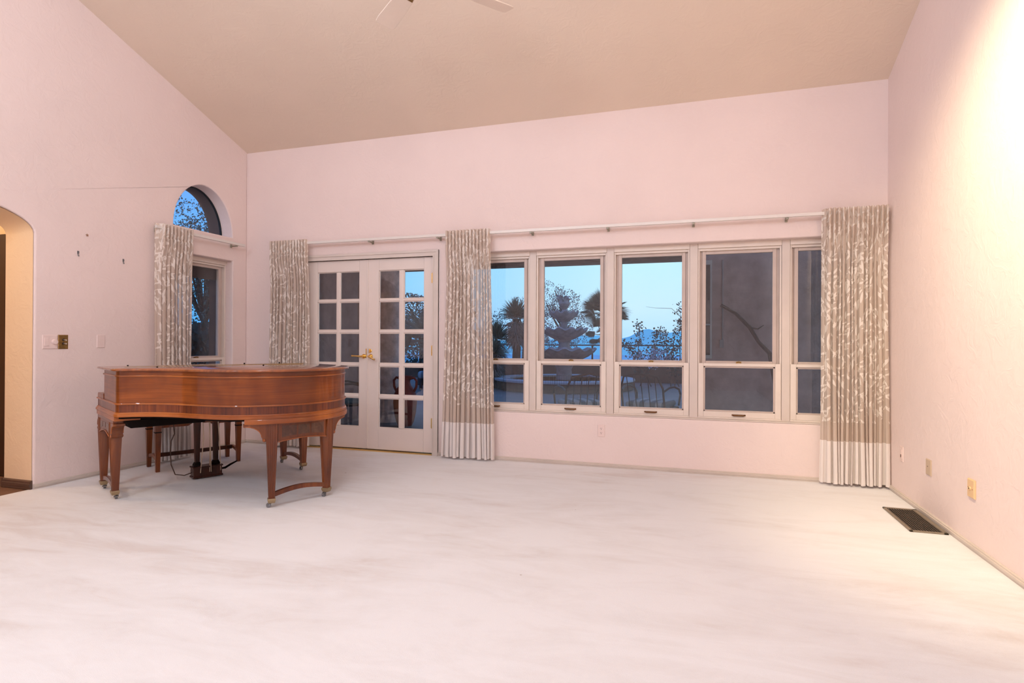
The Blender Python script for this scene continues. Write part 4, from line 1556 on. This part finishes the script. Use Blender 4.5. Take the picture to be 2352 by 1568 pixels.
def tree(name, label, cat, x, y, z0, crown, mat, n, leaf, seed, trunk_r=.12, base=PZ, shrub=False):
    """crown: list of (cx,cy,cz,r)"""
    rnd = random.Random(seed)
    t = thing(name, label, cat, (x, y, base))
    b = MB()
    for (cx, cy, cz, r) in crown:
        for k in range(int(n * r * r)):
            while True:
                q = Vector((rnd.uniform(-1, 1), rnd.uniform(-1, 1), rnd.uniform(-1, 1)))
                if q.length < 1:
                    break
            q = q.normalized() * (q.length ** .6) * r * (1 + .25 * mnoise.noise((q.x * 3 + cx, q.y * 3, q.z * 3)))
            p = Vector((cx, cy, cz)) + q
            if mnoise.noise((p.x * 2.2, p.y * 2.2, p.z * 2.2)) < -.10:
                continue
            d = Vector((rnd.uniform(-1, 1), rnd.uniform(-1, 1), rnd.uniform(-.8, .8))).normalized()
            s = d.cross(Vector((rnd.uniform(-1, 1), rnd.uniform(-1, 1), rnd.uniform(-1, 1)))).normalized()
            l = leaf * rnd.uniform(.6, 1.3)
            b.add([p, p + d * l * .5 + s * l * .28, p + d * l, p + d * l * .5 - s * l * .28], [(0, 1, 2, 3)])
    b.build('foliage', mat, t, smooth=False, recalc=False)
    br = MB()
    top = Vector(crown[0][:3])
    br.tube([(x, y, base - .3), (x + .1, y, base + (z0 - base) * .6), (x, y, z0)], [trunk_r, trunk_r * .85, trunk_r * .7], 8)
    for (cx, cy, cz, r) in crown:
        for k in range(3):
            e = Vector((cx, cy, cz)) + Vector((rnd.uniform(-.6, .6), rnd.uniform(-.6, .6), rnd.uniform(-.2, .6))) * r
            m = (Vector((x, y, z0)) + e) / 2 + Vector((rnd.uniform(-.1, .1), rnd.uniform(-.1, .1), .1))
            br.tube([(x, y, z0), m, e], [trunk_r * .5, trunk_r * .3, trunk_r * .08], 5)
    br.build('trunk', M['bark'], t)
    return t


tree('leafy_tree', 'tall grey green tree behind the fountain', 'tree', -.2, 18.2, 1.3, [(-.95, 18.2, 2.9, .85), (-.15, 18.2, 2.55, .8), (.2, 18.3, 1.7, .75), (-.9, 18.1, 1.9, .8), (-.5, 18.0, 1.2, .8)], M['leaf_grey'], 3600, .065, 11)
tree('leafy_tree', 'distant bushy tree top behind the tall round headed yucca', 'tree', -3.6, 23.4, 1.8, [(-3.7, 23.4, 2.8, .75), (-4.6, 23.4, 2.0, 1.0), (-2.8, 23.2, 1.8, .9)], M['leaf_grey'], 1700, .09, 12)
tree('leafy_tree', 'dark leafy tree seen through the top right door panes', 'tree', -2.6, 9.6, 1.5, [(-2.9, 9.6, 1.9, .65), (-2.1, 9.8, 1.75, .6), (-1.55, 10.2, 1.9, .45), (-2.4, 9.4, 1.3, .8), (-1.5, 9.6, 1.2, .75)], M['leaf_mid'], 8500, .085, 13)
fan_palm('large drooping palm behind the red jug outside the door', -.95, 7.0, 1.15, 16, 1.15, 17)
tree('leafy_tree', 'spreading dark tree outside the side wall windows', 'tree', -5.0, 4.3, 1.5, [(-5.2, 4.5, 3.0, 1.1), (-4.3, 3.6, 2.4, .75), (-4.6, 4.4, 3.25, .7), (-5.6, 4.9, 2.2, 1.0), (-6.0, 4.4, 3.2, .9), (-3.9, 3.9, 3.1, .6), (-5.3, 4.2, 3.55, .6)], M['leaf_mid'], 3600, .058, 14, trunk_r=.07)
# hedge in front of it
rn = random.Random(31)
b = MB()
for k in range(5200):
    p = Vector((rn.uniform(-4.2, -1.9), 0, rn.uniform(PZ, 1.38)))
    p.y = 2.3 + .55 * (p.x + 3) * -.6 + rn.uniform(-.35, .35)
    d = Vector((rn.uniform(-.4, .4), rn.uniform(-.4, .4), rn.uniform(.2, 1))).normalized()
    s = d.cross(Vector((rn.uniform(-1, 1), rn.uniform(-1, 1), .2))).normalized()
    l = rn.uniform(.08, .17)
    b.add([p, p + d * l * .5 + s * l * .3, p + d * l, p + d * l * .5 - s * l * .3], [(0, 1, 2, 3)])
tag(b.build('hedge', M['leaf_dark'], None, smooth=False, recalc=False), 'dark hedge low outside the side wall window', 'hedge')


# bougainvillea on the railing, outside the middle window
def vine(label, x0, x1, y, seed):
    rnd = random.Random(seed)
    t = thing('flowering_vine', label, 'vine', ((x0 + x1) / 2, y, PZ))
    br, lf, fl = MB(), MB(), MB()

    def leafat(p, l, bb):
        d = Vector((rnd.uniform(-1, 1), rnd.uniform(-1, 1), rnd.uniform(-1, .6))).normalized()
        s = d.cross(Vector((rnd.uniform(-1, 1), rnd.uniform(-1, 1), rnd.uniform(-1, 1)))).normalized()
        bb.add([p, p + d * l * .5 + s * l * .38, p + d * l, p + d * l * .5 - s * l * .38], [(0, 1, 2, 3)])
    stems = [((x0 + .1, PZ), (x0 + .35, 1.25), (x0 + .25, 1.72)), ((x0 + .3, PZ), (x0 + .8, 1.1), (x0 + .75, 1.5)), ((x1 - .3, PZ), (x1 - .35, 1.2), (x1 - .05, 1.8)), ((x1 - .2, PZ), (x1 + .05, 1.3), (x1 - .1, 2.2)), ((x1 - .1, PZ), (x1 - .5, 1.1), (x1 - .55, 1.55)), ((x0 + .6, PZ), (x0 + .2, 1.0), (x0 - .2, 1.15))]
    for st in stems:
        P = [Vector((a, y + rnd.uniform(-.15, .15), z)) for a, z in st]
        path = []
        for i in range(13):
            s = i / 12
            path.append(P[0] * (1 - s) ** 2 + P[1] * 2 * s * (1 - s) + P[2] * s * s + Vector((rnd.uniform(-.02, .02), 0, rnd.uniform(-.02, .02))))
        br.tube(path, [.016 - .011 * i / 12 for i in range(13)], 5)
        for p in path[2:]:
            for k in range(18):
                leafat(p + Vector((rnd.gauss(0, .07), rnd.gauss(0, .07), rnd.gauss(0, .06))), rnd.uniform(.05, .09), lf)
    br.tube([Vector((x1 - .05, y, 1.9)), Vector((x1 - .3, y, 2.14)), Vector((x1 - .75, y, 2.16)), Vector((x1 - 1.0, y, 2.20))], [.008, .006, .004, .002], 4)
    for k in range(9):
        c = Vector((x0 + (x1 - x0) * rnd.random() * .8, y + rnd.uniform(-.2, .1), rnd.uniform(.55, .95)))
        for j in range(60):
            leafat(c + Vector((rnd.gauss(0, .08), rnd.gauss(0, .06), rnd.gauss(0, .06))), .07, fl)
    for k in range(260):
        leafat(Vector((rnd.uniform(x0 - .1, x1 + .2), y + rnd.uniform(-.1, .1), rnd.uniform(.5, 1.3))), .07, lf)
    br.build('stems', M['bark'], t)
    lf.build('leaves', M['leaf_dark'], t, smooth=False, recalc=False)
    fl.build('flowers', M['flower'], t, smooth=False, recalc=False)


vine('flowering vine climbing the railing outside the middle window', 3.15, 4.6, 11.3, 41)


# --- patio furniture
def jug():
    x, y = .86, 2.20
    t = thing('jug', 'large red terracotta jug with handle outside the right door', 'jug', (x, y, PZ))
    b = MB()
    prof = [(.0, .0), (.10, .0), (.13, .06), (.16, .20), (.172, .34), (.165, .44), (.13, .53), (.085, .585), (.072, .63), (.078, .68), (.10, .71), (.105, .725), (.088, .725), (.065, .66)]
    b.lathe((x, y, PZ), prof, 40)
    b.build('body', M['terracotta'], t)
    for s in (1, -1):
        h = MB()
        h.tube([(x + s * .085, y, PZ + .685), (x + s * .145, y, PZ + .70), (x + s * .185, y, PZ + .655), (x + s * .18, y, PZ + .57), (x + s * .145, y, PZ + .50)], .018, 10)
        h.build('handle', M['terracotta'], t)


jug()


def patio_chair(label, loc, rz, group=None):
    """black metal armchair, seat z .40; faces local +y, back at -y"""
    t = thing('patio_chair', label, 'chair', loc, rz, group)
    w, dp = .27, .27
    f = MB()
    for s in (-1, 1):
        f.tube([(s * w, -dp, .38), (s * w, dp, .38)], .014, 8)
    f.tube([(-w, dp, .38), (w, dp, .38)], .014, 8)
    f.tube([(-w, -dp, .38), (w, -dp, .38)], .014, 8)
    f.build('seat_frame', M['iron'], t, local=True)
    for s in (-1, 1):
        for yy in (-1, 1):
            q = MB()
            q.tube([(s * w, yy * dp, .385), (s * w * 1.02, yy * dp * 1.05, .2), (s * w * 1.06, yy * dp * 1.25, .008)], [.016, .013, .011], 8)
            q.build('leg', M['iron'], t, local=True)
        a = MB()
        a.tube([(s * w, -dp - .05, .62), (s * w * 1.08, -dp + .10, .66), (s * w * 1.12, 0, .665), (s * w * 1.12, dp - .06, .62), (s * w * 1.1, dp + .02, .55), (s * w * 1.05, dp, .40)], .014, 8)
        a.build('arm', M['iron'], t, local=True)
    bk = MB()
    bk.tube([(-w, -dp, .38), (-w, -dp - .08, .66), (-w * .8, -dp - .13, .80), (0, -dp - .14, .84), (w * .8, -dp - .13, .80), (w, -dp - .08, .66), (w, -dp, .38)], .014, 8)
    bk.build('back_frame', M['iron'], t, local=True)
    for k in range(5):
        x = -w + 2 * w * (k + 1) / 6
        MB().tube([(x, -dp, .38), (x, -dp - .08, .66), (x, -dp - .135, .82)], .006, 6).build('back_bar', M['iron'], t, local=True)
    c = MB()
    c.loft([[(-.24 * k, yy * 1, z) if False else (sx * .25 * k, sy * .25 * k, z) for sx, sy in ((-1, -1), (-.33, -1.02), (.33, -1.02), (1, -1), (1.02, 0), (1, 1), (.33, 1.02), (-.33, 1.02), (-1, 1), (-1.02, 0))] for z, k in ((.395, .9), (.41, 1.0), (.45, 1.02), (.475, .95), (.485, .7))])
    c.build('cushion', M['striped'], t, local=True, bev=.01)
    return t


patio_chair('black patio chair with striped cushion outside the second window', (3.50, 2.0, PZ), radians(25), 'patio chairs outside')
patio_chair('black patio chair with striped cushion outside the middle window', (4.36, 2.3, PZ), radians(-15), 'patio chairs outside')
patio_chair('black curved arm patio chair just outside the right door', (.42, 1.45, PZ), radians(-50), 'patio chairs outside')
t = thing('lounge_seat', 'striped outdoor lounge cushion low beside the middle curtain', 'lounge seat', (-1.0, 8.3, PZ))
b = MB()
b.box((-1.9, 8.0, .22), (-.15, 8.8, .42))
b.build('cushion', M['striped'], t, bev=.08, seg=4)
for xx in (-1.8, -.3):
    for yy in (8.05, 8.7):
        MB().box((xx - .03, yy - .03, PZ), (xx + .03, yy + .03, .23)).build('leg', M['iron'], t, smooth=False)

# ------------------------------------------------------------------ sky
wd = bpy.data.worlds.new('dusk_sky')
scene.world = wd
wd.use_nodes = True
nt = wd.node_tree
nt.nodes.clear()
wo = nt.nodes.new('ShaderNodeOutputWorld')
bg = nt.nodes.new('ShaderNodeBackground')
tcw = nt.nodes.new('ShaderNodeTexCoord')
sx = nt.nodes.new('ShaderNodeSeparateXYZ')
nt.links.new(tcw.outputs['Generated'], sx.inputs[0])


def wramp(sock, stops):
    r = nt.nodes.new('ShaderNodeValToRGB')
    el = r.color_ramp.elements
    while len(el) < len(stops):
        el.new(.5)
    for e, (p, c) in zip(el, stops):
        e.position = p
        e.color = c
    nt.links.new(sock, r.inputs['Fac'])
    return r.outputs['Color']


front = wramp(sx.outputs[2], [(0.0, (.45, .74, 1.0, 1)), (.06, (.58, .84, 1.0, 1)), (.16, (.52, .88, 1.0, 1)), (.5, (.22, .48, .92, 1)), (1.0, (.10, .26, .70, 1))])
side = wramp(sx.outputs[2], [(0.0, (.10, .42, .90, 1)), (.10, (.14, .55, 1.0, 1)), (.22, (.12, .42, 1.0, 1)), (.5, (.08, .28, .85, 1)), (1.0, (.06, .18, .6, 1))])
neg = nt.nodes.new('ShaderNodeMath')
neg.operation = 'MULTIPLY'
neg.inputs[1].default_value = -1
nt.links.new(sx.outputs[0], neg.inputs[0])
mr = nt.nodes.new('ShaderNodeMapRange')
mr.inputs['From Min'].default_value = .10
mr.inputs['From Max'].default_value = .62
nt.links.new(neg.outputs[0], mr.inputs['Value'])
mix = nt.nodes.new('ShaderNodeMix')
mix.data_type = 'RGBA'
nt.links.new(mr.outputs[0], mix.inputs[0])
nt.links.new(front, mix.inputs[6])
nt.links.new(side, mix.inputs[7])
nt.links.new(mix.outputs[2], bg.inputs['Color'])
bg.inputs['Strength'].default_value = 0.98
nt.links.new(bg.outputs[0], wo.inputs['Surface'])


# ------------------------------------------------------------------ house lamps and added fill lights
def lamp(name, loc, watts, color, r=.12, spot=None, rot=None, blend=.8):
    l = bpy.data.lights.new(name, 'SPOT' if spot else 'POINT')
    l.energy = watts
    l.color = color
    l.shadow_soft_size = r
    if spot:
        l.spot_size = radians(spot)
        l.spot_blend = blend
    o = bpy.data.objects.new(name, l)
    COL.objects.link(o)
    o.location = loc
    if rot:
        o.rotation_euler = rot
    return o


WHITE = (.84, .97, 1.12)
lamp('room_fill', (1.6, -6.6, 3.7), 118, WHITE, .3)  # unseen fill lights, added to raise the overall brightness of the room
lamp('room_fill', (4.7, -6.6, 3.7), 108, WHITE, .3)
lamp('room_fill', (3.0, -3.6, 3.5), 52, WHITE, .35)
sp = Vector((5.2, -2.95, 3.2))
aim = Vector((6.385, -1.95, 1.75)) - sp
lamp('wall_wash_lamp', sp, 350, (1.0, .80, .50), .10, 84, aim.to_track_quat('-Z', 'Y').to_euler(), 1.0)
lamp('porch_fill', (1.3, 1.3, 2.36), 5, (1.0, .72, .62), .06)  # added fill lights that brighten the porch wall, column and wing
lamp('porch_fill', (6.0, 1.4, 2.36), 4, (1.0, .78, .74), .06)
lamp('hall_lamp', (-1.2, -3.0, 2.35), 26, (1.0, .80, .52), .12)

# ------------------------------------------------------------------ camera
cam = bpy.data.cameras.new('camera')
cam.sensor_width = 36.0
cam.lens = 36.0 * 1320.594 / 2352.0
cam.clip_start = .05
cam.clip_end = 2000
co = bpy.data.objects.new('camera', cam)
COL.objects.link(co)
rx, ux, fw = Vector((.9537185, .30066799, .00444808)), Vector((-.00336893, -.00410755, .99998589)), Vector((-.30068201, .95372003, .00290451))
co.matrix_world = Matrix(((rx.x, ux.x, -fw.x, 4.8822), (rx.y, ux.y, -fw.y, -5.36462), (rx.z, ux.z, -fw.z, 1.15), (0, 0, 0, 1)))
scene.camera = co

vs_ = scene.view_settings
scene.display_settings.display_device = 'sRGB'
vs_.view_transform = 'Standard'
vs_.look = 'None'
vs_.gamma = 1
vs_.exposure = 0.24
vs_.use_curve_mapping = False
scene.cycles.max_bounces = 10
scene.cycles.diffuse_bounces = 6
scene.cycles.transparent_max_bounces = 24
scene.cycles.use_denoising = True
